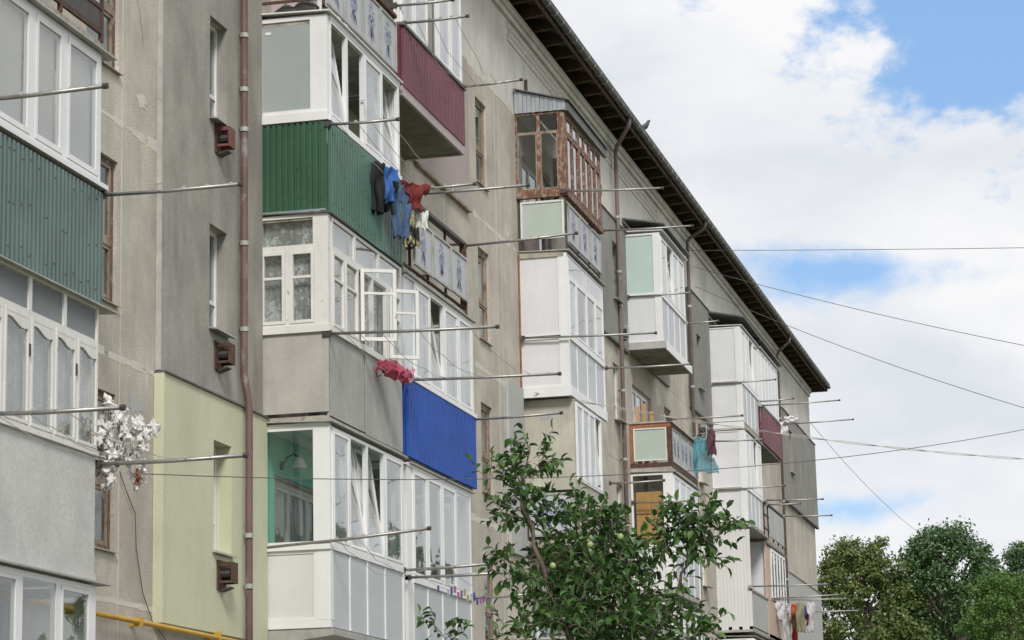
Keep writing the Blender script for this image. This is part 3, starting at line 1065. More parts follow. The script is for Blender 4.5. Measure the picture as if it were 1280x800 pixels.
for k in range(6):
    a, a1 = bays[k], bays[k + 1]
    w = F.frame(MB(), a, a1, 5.49, 6.6, .022, -.03, .02).build('window', WOODW, b)
    F.frame(MB(), a + .025, a1 - .025, 5.515, 6.575, .034, -.02, .03).build('sash', WOODW, w)
    ar = MB()
    n = 12
    pa0, pa1 = a + .059, a1 - .059
    for q in range(n):
        s0, s1 = q / n, (q + 1) / n
        h = lambda s: 6.462 + .036 * math.cos(PI * 1.5 * s - .55)
        p0, p1 = pa0 + (pa1 - pa0) * s0, pa0 + (pa1 - pa0) * s1
        c = [(p0, h(s0), -.018), (p1, h(s1), -.018), (p1, h(s1), .028), (p0, h(s0), .028), (p0, 6.54, -.018), (p1, 6.54, -.018), (p1, 6.54, .028), (p0, 6.54, .028)]
        ar.hexa([F.P(*v) for v in c])
    ar.build('arched_rail', WOODW, w)
    F.box(MB(), pa0 - .004, pa1 + .004, 5.545, 6.53, .008, .013).build('pane', GLASS, w)
    curtain(w, F, pa0 - .03, pa1 + .03, 5.52, 6.5, -.07, NETC, 6, .012)
    if k in (2, 4):
        MB().box(LX0 + a1 - .045, LX0 + a1 - .025, -D - .045, -D - .03, 6.18, 6.3).build('hinge', IRON, w)
window(b, FF, .05, FF.w, 5.49, 6.98, .05, WOODW, GLASS, cur=NETC)
window(b, NF, 0, NF.w, 5.49, 6.98, .05, WOODW, GLASS)
mb = MB()
mb.hexa([(LX0 - .05, -D - .09, 6.985), (LX1 + .32, -D - .09, 6.985), (LX1 + .32, -.4, 7.02), (LX0, -.4, 7.02), (LX0 - .05, -D - .09, 7.0), (LX1 + .32, -D - .09, 7.0), (LX1 + .32, -.4, 7.035), (LX0, -.4, 7.035)])
mb.build('drip_sheet', TIN, b)
F.box(MB(), 0, F.w, 6.962 + .04, 6.985 + .03, -.03, .03).build('head_beam', WOODG, b)

b = balcony('white glazed balcony with dark panes below the pale concrete parapet, bottom left', LX0, 1.45)
slab(b, LX0, LX1, D, 1.45)
F, FF, NF = front(LX0, LX1 - .05, D), far(LX1 - .05, D), near(LX0, D)
DB = [0, .82, 1.66, 2.54, 3.45]
for k in range(4):
    window(b, F, DB[k] + (.0), DB[k + 1] - (.09 if k == 3 else 0), 2.6, 4.12, .06, sash=(k in (1, 3)), cur=None)
F.box(MB(), 3.36, 3.46, 1.46, 4.12, -.08, .02).build('corner_post', PVC, b)
panel(b, F, 0, 3.36, 1.46, 2.6, PVCP, PVC)
panel(b, FF, .1, FF.w, 1.46, 2.6, PVCP, PVC)
panel(b, NF, 0, NF.w - .1, 1.46, 2.6, PVCP, PVC)
window(b, FF, .1, FF.w, 2.6, 4.12, .06)
window(b, NF, 0, NF.w - .1, 2.6, 4.12, .06)
canopy(b, LX0, LX1 + .12, D, 4.17, .1, TIN)

# --- stack B1 : x 31.4 .. 34.85
BX0, BX1 = 31.4, 34.86


def flower_rail(b, x0, x1, d, z0, z1, n, fm=RUST, gm=ARMW, pr=BLUEP, top=None, off=0.0, frame_m=None):
    F = front(x0, x1, d)
    w = (x1 - x0 - off) / n
    for k in range(n):
        a = off + k * w
        p = panel(b, F, a + .015, a + w - .015, z0, z1, gm, frame_m or TIN, .03, 'parapet_panel', .0, .02)
        flower(p, F, a + w / 2, (z0 + z1) / 2 + .03, (z1 - z0) * 1.1, pr, .006)
    for k in range(n + 1):
        a = off + min(k * w, x1 - x0 - off - .03)
        F.box(MB(), a, a + .03, z0 - .12, (top or z1 + .05), -.06, -.025).build('railing_post', fm, b)
    F.box(MB(), 0, F.w, z0 - .06, z0 - .02, -.055, -.02).build('railing_bar', fm, b)
    if top:
        F.box(MB(), -.02, F.w + .03, top, top + .05, -.07, .01).build('handrail', fm, b)
    return F


b = balcony('open balcony with milky flower panels above the bright green balcony, cut off at top', BX0, Z5, 'open_balcony')
slab(b, BX0, BX1, D, Z5 - .01, .13, CONC)
flower_rail(b, BX0, BX1 - .05, D, 12.78, 13.56, 4, top=13.65)
NF = near(BX0, D)
for zz in (12.85, 13.2, 13.6):
    NF.box(MB(), 0, NF.w - .06, zz, zz + .035, -.04, -.005).build('railing_bar', RUST, b)
for (y, r, l) in ((-.62, .10, .5), (-.35, .07, .4)):
    MB().tube([(BX0 + .12, y - l * .4, 12.75), (BX0 + .16, y, 12.75 + r), (BX0 + .13, y + l * .4, 12.74)], [.04, r, .03], 7).build('stored_bundle', DARKIN, b, smooth=True)

b = balcony('glazed balcony with tilted white windows above a bright green ribbed parapet', BX0, Z4)
slab(b, BX0, BX1, D, Z4 - .02, .08)
F, NF, FF = front(BX0, BX1, D), near(BX0, D), far(BX1, D)
corrugated(b, F, .0, F.w, Z4 - .03, 11.1, GREENF, .075)
corrugated(b, NF, .0, NF.w, Z4 + .02, 11.1, GREENC, .086, .03)
corrugated(b, FF, .0, FF.w, Z4 - .03, 11.1, GREENF, .075, screws=False)
wv = MB()
for k in range(12):
    NF.box(wv, k * .08, k * .08 + .081, Z4 - .005 + .006 * (k % 2), Z4 + .03, .0, .05 + .006 * (k % 2))
wv.build('flashing_strip', ZINC, b)
NF.box(MB(), 0, NF.w + .03, 11.12, 11.24, -.05, .05).build('sill', PVC, b)
F.box(MB(), .0, F.w, 11.12, 11.19, -.05, .05).build('sill', PVC, b)
NF.frame(MB(), 0, .80, 11.241, 12.62, .055, -.04, .02).build('window', PVC, b)
NF.box(MB(), .05, .755, 11.29, 12.57, -.01, -.002).build('pane', FROST, b)
NF.box(MB(), .10, .18, 12.40, 12.44, 0.0, .006).build('glass_sticker', PVC, b)
NF.box(MB(), .80, NF.w + .012, 11.241, 12.62, -.09, .02).build('corner_post', PVC, b)
fb = [.10, .85, 1.66, 2.54, 3.40]
window(b, F, fb[0], fb[1], 11.19, 12.58, .042, tilt=9)
window(b, F, fb[1], fb[2], 11.19, 12.58, .042, opened=True)
window(b, F, fb[2], fb[3], 11.19, 12.58, .042, cur=NETC, ct=-.06)
window(b, F, fb[3], fb[4], 11.19, 12.58, .042, tilt=9)
MB().box(BX0 + .85, BX0 + 1.6, -D + .5, -D + .545, 11.25, 12.5).build('opened_sash', PVC, b)
MB().tube([(BX0 + 1.58, -D + .0, 11.85), (BX0 + 1.58, -D - .07, 11.85), (BX0 + 1.58, -D - .07, 11.72)], .013).build('handle', PVC, b)
F.box(MB(), 3.40, F.w, 11.19, 12.58, -.08, .02).build('corner_post', PVC, b)
F.box(MB(), .1, F.w, 12.582, 12.65, -.06, .03).build('head_beam', PVC, b)
window(b, FF, .08, FF.w, 11.19, 12.6, .05)
canopy(b, BX0 - .05, BX1, D, 12.68, .07, PVC, 'canopy')

b = balcony('old white timber glazed balcony with two casements swung open above grey boards', BX0, Z3)
slab(b, BX0, BX1, D, Z3 + .02, .1)
F, NF, FF = front(BX0, BX1, D), near(BX0, D), far(BX1, D)
panel(b, NF, 0, NF.w, Z3 + .07, 8.2, ASB, label='pale beige grey board panel')
panel(b, F, 0.02, 1.62, Z3 - .0, 8.2, ASBD)
panel(b, F, 1.63, F.w, Z3 - .0, 8.2, ASBD, t=.006)
F.box(MB(), 1.60, 1.64, Z3 + .02, 8.19, .008, .016).build('cover_strip', ASBD, b)
panel(b, FF, 0, FF.w, Z3 + .07, 8.2, ASBD)
NF.box(MB(), 0, NF.w + .03, 8.2, 8.30, -.06, .04).build('sill', WOODW, b)
F.box(MB(), .0, F.w, 8.201, 8.27, -.06, .04).build('sill', WOODW, b)
# side: top light and two casements
w = NF.frame(MB(), 0, .82, 9.36, 9.83, .05, -.04, .02).build('window', WOODW, b)
NF.box(MB(), .045, .775, 9.405, 9.785, -.008, -.002).build('pane', GLASS, w)
curtain(w, NF, .03, .79, 9.38, 9.8, -.10, LACE, 8, .012)
for a, a1 in ((0, .41), (.41, .82)):
    w = NF.frame(MB(), a, a1, 8.30, 9.36, .03, -.04, .02).build('window', WOODW, b)
    NF.frame(MB(), a + .033, a1 - .033, 8.333, 9.327, .045, -.02, .03).build('sash', WOODW, w)
    NF.box(MB(), a + .078, a1 - .078, 8.95, 8.985, -.015, .022).build('glazing_bar', WOODW, w)
    NF.box(MB(), a + .07, a1 - .07, 8.37, 9.29, -.008, -.002).build('pane', GLASS, w)
    curtain(w, NF, a + .01, a1 - .01, 8.32, 9.34, -.10, LACE, 5, .014)
NF.box(MB(), .82, NF.w + .008, 8.30, 9.84, -.09, .02).build('corner_post', WOODW, b)
fbt = [.12, 1.16, 2.30, 3.40]
for k in range(3):
    w = F.frame(MB(), fbt[k], fbt[k + 1], 9.36, 9.80, .045, -.04, .02).build('window', WOODW, b)
    F.box(MB(), fbt[k] + .04, fbt[k + 1] - .04, 9.4, 9.76, -.008, -.002).build('pane', GLASS, w)
    curtain(w, F, fbt[k] + .03, fbt[k + 1] - .03, 9.38, 9.78, -.1, CURT, 8, .012)
fbm = [.12, .68, 1.30, 2.0, 2.70, 3.40]


def timber_sash(par, P, w_, z0, z1, bar=True):
    """a casement leaf in its own plane P(a, z, t)"""
    mb = MB()

    def bx(a0, a1, q0, q1, t0, t1):
        c = [(a0, q0, t0), (a1, q0, t0), (a1, q0, t1), (a0, q0, t1), (a0, q1, t0), (a1, q1, t0), (a1, q1, t1), (a0, q1, t1)]
        mb.hexa([P(*v) for v in c])
    e = .05
    bx(0, e, z0, z1, -.02, .02)
    bx(w_ - e, w_, z0, z1, -.02, .02)
    bx(e, w_ - e, z0, z0 + e, -.02, .02)
    bx(e, w_ - e, z1 - e, z1, -.02, .02)
    zb = z0 + (z1 - z0) * .66
    bx(e, w_ - e, zb - .017, zb + .017, -.016, .016)
    s = mb.build('casement', WOODW, par)
    mb = MB()
    c = [(e, z0 + e, -.003), (w_ - e, z0 + e, -.003), (w_ - e, z0 + e, .003), (e, z0 + e, .003), (e, z1 - e, -.003), (w_ - e, z1 - e, -.003), (w_ - e, z1 - e, .003), (e, z1 - e, .003)]
    mb.hexa([P(*v) for v in c]).build('pane', GLASS, s)
    return s


for k in range(5):
    a, a1 = fbm[k], fbm[k + 1]
    w = F.frame(MB(), a, a1, 8.271, 9.36, .03, -.04, .02).build('window', WOODW, b)
    if k in (0, 1, 4):
        F.frame(MB(), a + .033, a1 - .033, 8.305, 9.327, .04, -.02, .03).build('sash', WOODW, w)
        F.box(MB(), a + .073, a1 - .073, 8.95, 8.985, -.015, .022).build('glazing_bar', WOODW, w)
        F.box(MB(), a + .065, a1 - .065, 8.34, 9.29, -.008, -.002).build('pane', GLASS, w)
    curtain(w, F, a + .01, a1 - .01, 8.3, 9.34, -.12, LACE if k % 2 else NETC, 5, .014)
# two leaves standing open, hinged on the near jambs and swung out towards the yard
for hx, ang, lw in ((BX0 + 1.32, 64, .50), (BX0 + 2.72, 56, .44)):
    ca, sa = math.cos(math.radians(ang)), math.sin(math.radians(ang))
    timber_sash(b, lambda a, z, t, hx=hx, ca=ca, sa=sa: Vector((hx + a * ca + t * sa, -D - .045 - a * sa + t * ca, z)), lw, 8.31, 9.33)
F.box(MB(), 3.40, F.w, 8.271, 9.80, -.08, .02).build('corner_post', WOODW, b)
window(b, FF, .08, FF.w, 8.3, 9.8, .05, WOODW)
canopy(b, BX0 - .03, BX1 - .1, D, 9.85, .05, TIND, 'drip_sheet')
NF.box(MB(), 0, NF.w, 9.80, 9.836, -.08, .0).build('head_beam', WOODG, b)

b = balcony('white glazed balcony with one large clear side pane showing a turquoise wall', BX0, Z2)
slab(b, BX0, BX1, D, Z2 + .02, .07)
F, NF, FF = front(BX0, BX1 - .03, D), near(BX0, D), far(BX1 - .03, D)
p = panel(b, NF, .01, .80, Z2 + .12, 5.29, PVCW)
NF.frame(MB(), .01, .80, Z2 + .12, 5.29, .045, .003, .014).build('panel_frame', PVC, p)
NF.box(MB(), 0, NF.w + .01, Z2 + .02, Z2 + .118, -.05, .02).build('bottom_rail', PVC, b)
NF.box(MB(), 0, NF.w + .02, 5.29, 5.36, -.05, .05).build('sill', PVC, b)
w = NF.frame(MB(), 0, .80, 5.36, 6.93, .045, -.04, .02).build('window', PVC, b)
NF.box(MB(), .04, .76, 5.40, 6.89, -.008, -.002).build('pane', GLASS, w)
NF.box(MB(), .80, NF.w + .012, Z2 + .12, 6.93, -.11, .02).build('corner_post', PVC, b)
fb = [.03, .80, 1.62, 2.45, 3.30]
fz = [.06, .82, 1.62, 2.46, 3.36]
for k in range(4):
    window(b, F, fz[k] + .0, fz[k + 1], 5.36, 6.92, .042, tilt=8 if k in (1, 2) else 0, cur=NETC if k == 1 else None, ct=-.2)
    panel(b, F, fz[k] + (.03 if k else 0), fz[k + 1], Z2 + .03, 5.29, PVCF)
for k in range(1, 4):
    F.box(MB(), fz[k] - .002, fz[k] + .028, Z2 + .03, 5.29, -.02, .016).build('panel_rib', PVC, b)
F.box(MB(), .06, F.w, 5.29, 5.36, -.05, .025).build('transom', PVC, b)
F.box(MB(), 3.36, F.w, Z2 + .03, 6.92, -.08, .02).build('corner_post', PVC, b)
window(b, FF, .08, FF.w, 5.36, 6.92, .05)
panel(b, FF, .08, FF.w, Z2 + .03, 5.36, PVCP)
canopy(b, BX0 - .06, BX1, D, 7.0, .07, TIN)
NF.box(MB(), 0, NF.w, 6.931, 6.975, -.08, .03).build('head_beam', PVC, b)
MB().hexa([(BX0 - .02, -D - .06, Z2 - .08), (BX1, -D - .06, Z2 - .10), (BX1, -.01, Z2 - .2), (BX0 - .02, -.01, Z2 - .2), (BX0 - .02, -D - .06, Z2 + .0), (BX1, -D - .06, Z2 + .0), (BX1, -.01, Z2 + .0), (BX0 - .02, -.01, Z2 + .0)]).build('bottom_cladding', TIN, b)
# painted house wall behind the glass
mb = MB()
mb.box(BX0 + .01, BX0 + .54, -.03, -.006, Z2 + .03, 6.93)
mb.box(BX0 + .54, BX1 - .5, -.03, -.006, 6.40, 6.93)
mb.box(BX1 - .5, BX1 - .05, -.03, -.006, Z2 + .03, 6.93)
mb.build('painted_wall_lining', TURQ, b)
MB().box(BX0 + .02, BX1 - .05, -D + .1, -.03, 6.935, 6.95).build('ceiling_lining', PVC, b)

lamp = thing('wall_lamp', 'wall lamp with a white bell shade behind the large clear balcony pane', 'lamp', (32.2, -.04, 6.55))
MB().tube([(32.2, -.032, 6.55), (32.2, -.05, 6.55)], .06, 12).build('rose', IRON, lamp)
MB().tube([(32.2, -.05, 6.55), (32.2, -.12, 6.66), (32.2, -.22, 6.70), (32.2, -.29, 6.64)], .012, 6).build('arm', IRON, lamp)
pts, rs = zip(*[((32.2, -.29, 6.66 - .16 * t), .03 + .085 * t ** .7) for t in [i / 8 for i in range(9)]])
MB().tube(pts, list(rs), 14, cap=False).build('lamp_shade', LAMPG, lamp, smooth=True, solid=.004)

# --- stack B2 : x 35.05 .. 38.65
CX0, CX1 = 35.02, 38.62
b = balcony('glazed balcony with a maroon ribbed parapet and pinkish slab edge under the eave', CX0, Z5)
slab(b, CX0, CX1 - .03, D - .03, Z5 - .02, .1, CONCD)
F, NF, FF = front(CX0, CX1, D), near(CX0, D), far(CX1, D)
F.box(MB(), 0, F.w, Z5 - .15, Z5 + .0, -.02, .03).build('slab_trim', PINKT, b)
FF.box(MB(), .02, FF.w, Z5 - .15, Z5 + .0, -.02, .03).build('slab_trim', PINKT, b)
NF.box(MB(), .0, NF.w, Z5 - .15, Z5 + .0, -.02, .02).build('slab_trim', PINKT, b)
corrugated(b, F, 0, F.w, Z5 + .002, 13.6, MAROON, .088)
corrugated(b, NF, 0, NF.w, Z5, 13.6, MAROON, .088, screws=False)
corrugated(b, FF, 0, FF.w, Z5, 13.6, MAROON, .088, screws=False)
MB().box(CX0 - .02, CX1 + .05, -D - .07, -D + .06, 13.602, 13.65).build('sill', TIND, b)
for a, a1 in ((.02, .72), (.72, 1.5), (2.1, 2.85), (2.85, 3.55)):
    window(b, F, a, a1, 13.65, 15.35, .042, cur=CURT, ct=-.08)
F.box(MB(), 1.52, 2.08, 13.65, 15.35, -.3, -.28).build('shade_panel', GREYLT, b)
F.box(MB(), 3.55, F.w, 13.65, 15.35, -.08, .02).build('corner_post', PVC, b)
window(b, FF, .06, FF.w, 13.65, 15.35, .05)
window(b, NF, 0, NF.w, 13.65, 15.35, .05)
MB().hexa([(CX0 - .1, -D - .12, 15.40), (CX1 + .1, -D - .12, 15.40), (CX1 + .1, -.01, 15.65), (CX0 - .1, -.01, 15.65), (CX0 - .1, -D - .12, 15.44), (CX1 + .1, -D - .12, 15.44), (CX1 + .1, -.01, 15.69), (CX0 - .1, -.01, 15.69)]).build('roof', ZINC, b)

b = balcony('open balcony with three milky blue flower panels below an iron handrail, beside the laundry', CX0, Z4, 'open_balcony')
slab(b, CX0, CX1, D, Z4 + .02, .13, CONC)
F = front(CX0, CX1, D)
for k, (a, a1) in enumerate(((.5, 1.52), (1.54, 2.56), (2.58, 3.56))):
    p = panel(b, F, a, a1, 10.0 + .01 * k, 10.74, ARMW, TIN, .035, t=.03 + .006 * k, th=.02)
    flower(p, F, (a + a1) / 2, 10.40, .82, BLUEP, .037 + .006 * k)
for a in (.0, .52, 1.53, 2.57, 3.54):
    F.box(MB(), a, a + .035, Z4 - .05, 10.98, -.07, -.035).build('railing_post', RUST, b)
F.box(MB(), -.02, F.w + .05, 10.98, 11.035, -.09, .02).build('handrail', IRON, b)
for zz in (9.93, 10.55):
    F.box(MB(), 0, F.w, zz, zz + .035, -.065, -.03).build('railing_bar', RUST, b)
F.box(MB(), 3.56, 3.62, 9.8, 11.0, -.03, .03).build('railing_post', RUST, b)
FF = far(CX1, D)
for zz in (9.95, 10.5, 10.98):
    FF.box(MB(), .05, FF.w, zz, zz + .04, -.04, -.005).build('railing_bar', RUST, b)
panel(b, front(CX0, CX0 + .4, D), .04, .36, 9.9, 10.3, WOODW, t=-.1)

b = balcony('white plastic glazed balcony above the royal blue ribbed parapet', CX0, Z3)
CX3 = 38.98
slab(b, CX0, CX3 - .02, D - .02, Z3 - .0, .06, CONC)
F, NF, FF = front(CX0, CX3, D), near(CX0, D), far(CX3, D)
corrugated(b, F, .0, F.w, Z3 - .03, 8.18, BLUEC, .082)
corrugated(b, NF, .0, NF.w, Z3, 8.18, BLUEC, .082, screws=False)
corrugated(b, FF, .0, FF.w, Z3, 8.18, BLUEC, .082, screws=False)
F.box(MB(), -.02, F.w + .03, 8.182, 8.24, -.05, .06).build('sill', PVC, b)
for k, (a, a1) in enumerate(((.50, 1.36), (1.36, 2.18), (2.18, 3.02), (3.02, 3.88))):
    window(b, F, a, a1, 8.24, 9.72, .042, tilt=9 if k == 1 else 0, cur=CURT, ct=-.45 if k == 1 else -.07)
F.box(MB(), .02, .50, 8.24, 9.72, -.03, .0).build('blank_panel', PVCP, b)
F.box(MB(), 3.88, F.w, 8.24, 9.72, -.08, .02).build('corner_post', PVC, b)
window(b, FF, .08, FF.w, 8.24, 9.72, .05)
F.box(MB(), .02, F.w, 9.722, 9.76, -.05, .03).build('head_beam', PVC, b)
canopy(b, CX0 + .02, CX3 + .02, D, 9.795, .07, TIN)

b = balcony('white plastic glazed balcony under the royal blue parapet, trees mirrored in its panes', CX0, Z2)
slab(b, CX0, CX1, D, Z2 - .02, .1)
F, NF, FF = front(CX0, CX1 + .03, D), near(CX0, D), far(CX1 + .03, D)
fz = [.28, 1.06, 1.88, 2.70, 3.58]
F.box(MB(), .0, .28, Z2 - .1, 6.9, -.06, .01).build('corner_post', PVC, b)
for k in range(4):
    window(b, F, fz[k], fz[k + 1], 5.27, 6.88, .042, sash=(k != 3), cur=NETC if k == 0 else CURTG if k == 2 else None, ct=-.2)
    panel(b, F, fz[k] + .03, fz[k + 1], Z2 - .1, 5.2, PVCF)
for k in range(0, 5):
    F.box(MB(), fz[k] - .002, fz[k] + .028, Z2 - .1, 5.2, -.02, .016).build('panel_rib', PVC, b)
F.box(MB(), .28, F.w, 5.2, 5.27, -.05, .03).build('transom', PVC, b)
F.box(MB(), 3.58, F.w, 5.27, 6.88, -.08, .02).build('corner_post', PVC, b)
window(b, FF, .08, FF.w, 5.27, 6.88, .05)
panel(b, FF, .08, FF.w, Z2 - .1, 5.27, PVCP)
F.box(MB(), 0, F.w, 6.882, 6.93, -.05, .03).build('head_beam', PVC, b)
canopy(b, CX0 + .1, CX1 + .1, D, 6.955, .07, TIN)

# --- stack C3 : x 46.45 .. 49.9
DX0, DX1 = 46.47, 49.86
b = balcony('glazed balcony with flaking brown timber windows and a zinc lean-to roof under the eave', DX0, Z5)
slab(b, DX0, DX1 - .1, .9, Z5 + .02, .14, CONC)
F, NF, FF = front(DX0, DX1, D), near(DX0, D), far(DX1, D)
for a, a1 in ((.0, .46), (.46, .88)):
    w = NF.frame(MB(), a, a1, 13.86, 15.44, .036, -.05, .02).build('window', WOODB, b)
    NF.box(MB(), a + .036, a1 - .036, 15.03, 15.06, -.03, .012).build('transom', WOODG, w)
    NF.frame(MB(), a + .038, a1 - .038, 13.898, 15.028, .022, -.02, .012).build('sash', WOODG, w)
    NF.box(MB(), a + .06, a1 - .06, 13.93, 15.40, -.008, -.002).build('pane', GLASS, w)
NF.box(MB(), .88, NF.w + .015, 13.86, 15.44, -.07, .015).build('corner_post', WOODB, b)
NF.box(MB(), 0, NF.w + .04, 13.72, 13.858, -.06, .05).build('sill', WOODB, b)
F.box(MB(), .0, F.w, 13.72, 13.84, -.06, .05).build('sill', WOODB, b)
fz = [.1, 1.26, 2.33, 3.33]
for k in range(3):
    w = F.frame(MB(), fz[k], fz[k + 1], 13.842, 15.42, .045, -.05, .02).build('window', WOODB, b)
    am = (fz[k] + fz[k + 1]) / 2
    F.box(MB(), fz[k] + .055, fz[k + 1] - .055, 15.0, 15.04, -.03, .013).build('transom', WOODB, w)
    for q0, q1 in ((fz[k] + .06, am - .02), (am + .02, fz[k + 1] - .06)):
        F.frame(MB(), q0, q1, 13.9, 14.995, .04, -.02, .022).build('sash', WOODB, w)
        curtain(w, F, q0 + .02, q1 - .02, 13.9, 15.3, -.09, CURT, 3)
        F.frame(MB(), q0, q1, 15.045, 15.365, .04, -.02, .015).build('sash', WOODB, w)
        F.box(MB(), q0 + .03, q1 - .03, 13.95, 15.34, -.008, -.002).build('pane', GLASS, w)
    F.box(MB(), am - .019, am + .019, 13.9, 15.365, -.03, .018).build('mullion', WOODB, w)
F.box(MB(), 3.33, F.w, 13.842, 15.42, -.08, .02).build('corner_post', WOODB, b)
window(b, FF, .06, FF.w, 13.86, 15.42, .05, WOODB)
p = panel(b, NF, .06, .93, 12.90, 13.66, ARMG, None, t=-.02)
NF.frame(MB(), .06, .93, 12.90, 13.66, .04, -.018, -.002).build('panel_frame', WOODW, p)
NF.box(MB(), .012, .045, 12.7, 13.72, -.06, -.03).build('railing_post', IRON, b)
NF.box(MB(), .95, .975, 12.7, 13.72, -.03, -.005).build('railing_post', IRON, b)
flower_rail(b, DX0 + .25, DX1 - .05, D - .02, 12.86, 13.62, 3, IRON)
# lean-to roof: sheet, ribbed cheek and dark fascia
MB().hexa([(DX0 - .12, -D - .14, 15.62), (DX1 + .35, -D - .14, 15.60), (DX1 + .35, -.01, 15.93), (DX0 - .12, -.01, 15.93),
           (DX0 - .12, -D - .14, 15.645), (DX1 + .35, -D - .14, 15.625), (DX1 + .35, -.01, 15.955), (DX0 - .12, -.01, 15.955)]).build('roof_sheet', TIND, b)
rb = MB()
NR = 12
for k in range(NR):
    a0_, a1_ = k * (NF.w + .06) / NR, (k + 1) * (NF.w + .06) / NR
    top = lambda a: 15.91 - .29 * a / (NF.w + .1)
    rb.hexa([NF.P(a0_, 15.45, .02 + .012 * (k % 2)), NF.P(a1_ - .006, 15.45, .02 + .012 * (k % 2)), NF.P(a1_ - .006, 15.45, .05 + .012 * (k % 2)), NF.P(a0_, 15.45, .05 + .012 * (k % 2)),
             NF.P(a0_, top(a0_), .02 + .012 * (k % 2)), NF.P(a1_ - .006, top(a1_), .02 + .012 * (k % 2)), NF.P(a1_ - .006, top(a1_), .05 + .012 * (k % 2)), NF.P(a0_, top(a0_), .05 + .012 * (k % 2))])
rb.build('ribbed_cheek', ZINC, b)
F.box(MB(), -.06, F.w + .3, 15.43, 15.60, .02, .1).build('fascia', TIND, b)

b = balcony('white plastic glazed balcony with two tall blank side panels, under the brown timber one', DX0, Z4)
d4 = .95
slab(b, DX0 + .02, DX1 - .03, d4, Z4 + .08, .1)
F, NF, FF = front(DX0 + .03, DX1, d4), near(DX0 + .03, d4), far(DX1, d4)
for z0, z1 in ((9.98, 10.94), (10.98, 12.60)):
    p = panel(b, NF, .0, .80, z0, z1, PVCP, PVC, .03)
NF.box(MB(), 0, .80, 10.942, 10.978, -.04, .02).build('cover_strip', IRON, b)
NF.box(MB(), .80, NF.w + .012, 9.98, 12.60, -.1, .022).build('corner_post', PVC, b)
NF.box(MB(), -.0, NF.w + .04, 9.78, 9.975, -.05, .04).build('slab_trim', PVC, b)
F.box(MB(), .0, F.w, 9.78, 9.975, -.05, .045).build('slab_trim', PVC, b)
fz = [.05, .72, 1.66, 2.5, 3.30]
window(b, F, .05, 1.66, 12.16, 12.58, .04, sash=False, cur=CURT)
window(b, F, 1.66, 3.30, 12.16, 12.58, .04, sash=False, cur=CURT)
for k in range(4):
    window(b, F, fz[k], fz[k + 1], 10.98, 12.16, .045, cur=CURT if k in (0, 3) else CURTG, ct=-.07 if k in (0, 3) else -.3, gm=GLASS if k in (0, 3) else GLASSD)
    panel(b, F, fz[k] + .03, fz[k + 1], 9.98, 10.90, PVCF)
    F.box(MB(), fz[k] - .002, fz[k] + .028, 9.98, 10.90, -.02, .016).build('panel_rib', PVC, b)
F.box(MB(), .05, F.w, 10.90, 10.98, -.05, .03).build('transom', PVC, b)
F.box(MB(), 3.30, F.w, 9.98, 12.58, -.08, .02).build('corner_post', PVC, b)
panel(b, FF, .08, FF.w, 9.98, 12.58, PVCP)
canopy(b, DX0, DX1 + .1, d4, 12.66, .08, TIN)
MB().tube([(DX0 - .03, -.02, 9.4), (DX0 - .03, -.02, 12.6)], .018, 6).build('edge_pipe', RUSTO, b)

b = balcony('sandy rendered masonry balcony with a tall white window, above a printed flower panel', DX0 + .2, Z3)
slab(b, DX0 + .15, DX1, D, Z3 + .0, .14)
F, NF, FF = front(DX0 + .2, DX1, D), near(DX0 + .2, D), far(DX1, D)
NF.box(MB(), 0, NF.w - .102, 8.0, 9.76, -.1, 0).build('masonry_cheek', STONE, b)
pm = MB()
for (pa, pz, ps, sd) in ((.42, 9.45, .14, 1), (.52, 9.08, .035, 2), (.2, 9.6, .05, 3)):
    rq = random.Random(sd)
    ring = [(pa + ps * rq.uniform(.6, 1.1) * math.cos(k * PI / 6), pz + ps * .9 * rq.uniform(.6, 1.1) * math.sin(k * PI / 6)) for k in range(12)]
    pm.poly([NF.P(a, z, .003) for a, z in ring])
pm.build('plaster_patch', GREYEDGE, b)
F.box(MB(), .0, .12, 8.0, 9.76, -.1, 0).build('masonry_pier', STONE, b)
F.box(MB(), 2.5, F.w, 7.1, 9.76, -.1, 0).build('masonry_pier', STONE, b)
F.box(MB(), .12, 2.5, 7.1, 8.2, -.1, 0).build('masonry_parapet', STONE, b)
for k, (a, a1) in enumerate(((.14, .72), (.72, 1.30), (1.30, 1.88), (1.88, 2.48))):
    window(b, F, a, a1, 8.2, 9.72, .04, cur=CURT, ct=-.06, tilt=6 if k == 3 else 0)
p = panel(b, NF, .05, .95, 7.12, 7.95, ARMW, TIN, t=-.0)
flower(p, NF, .35, 7.55, .8, BLUEP2, .006)
flower(p, NF, .70, 7.55, .7, BLUEP2, .006)
FF.box(MB(), .102, FF.w, 7.1, 9.76, -.1, 0).build('masonry_cheek', STONE, b)

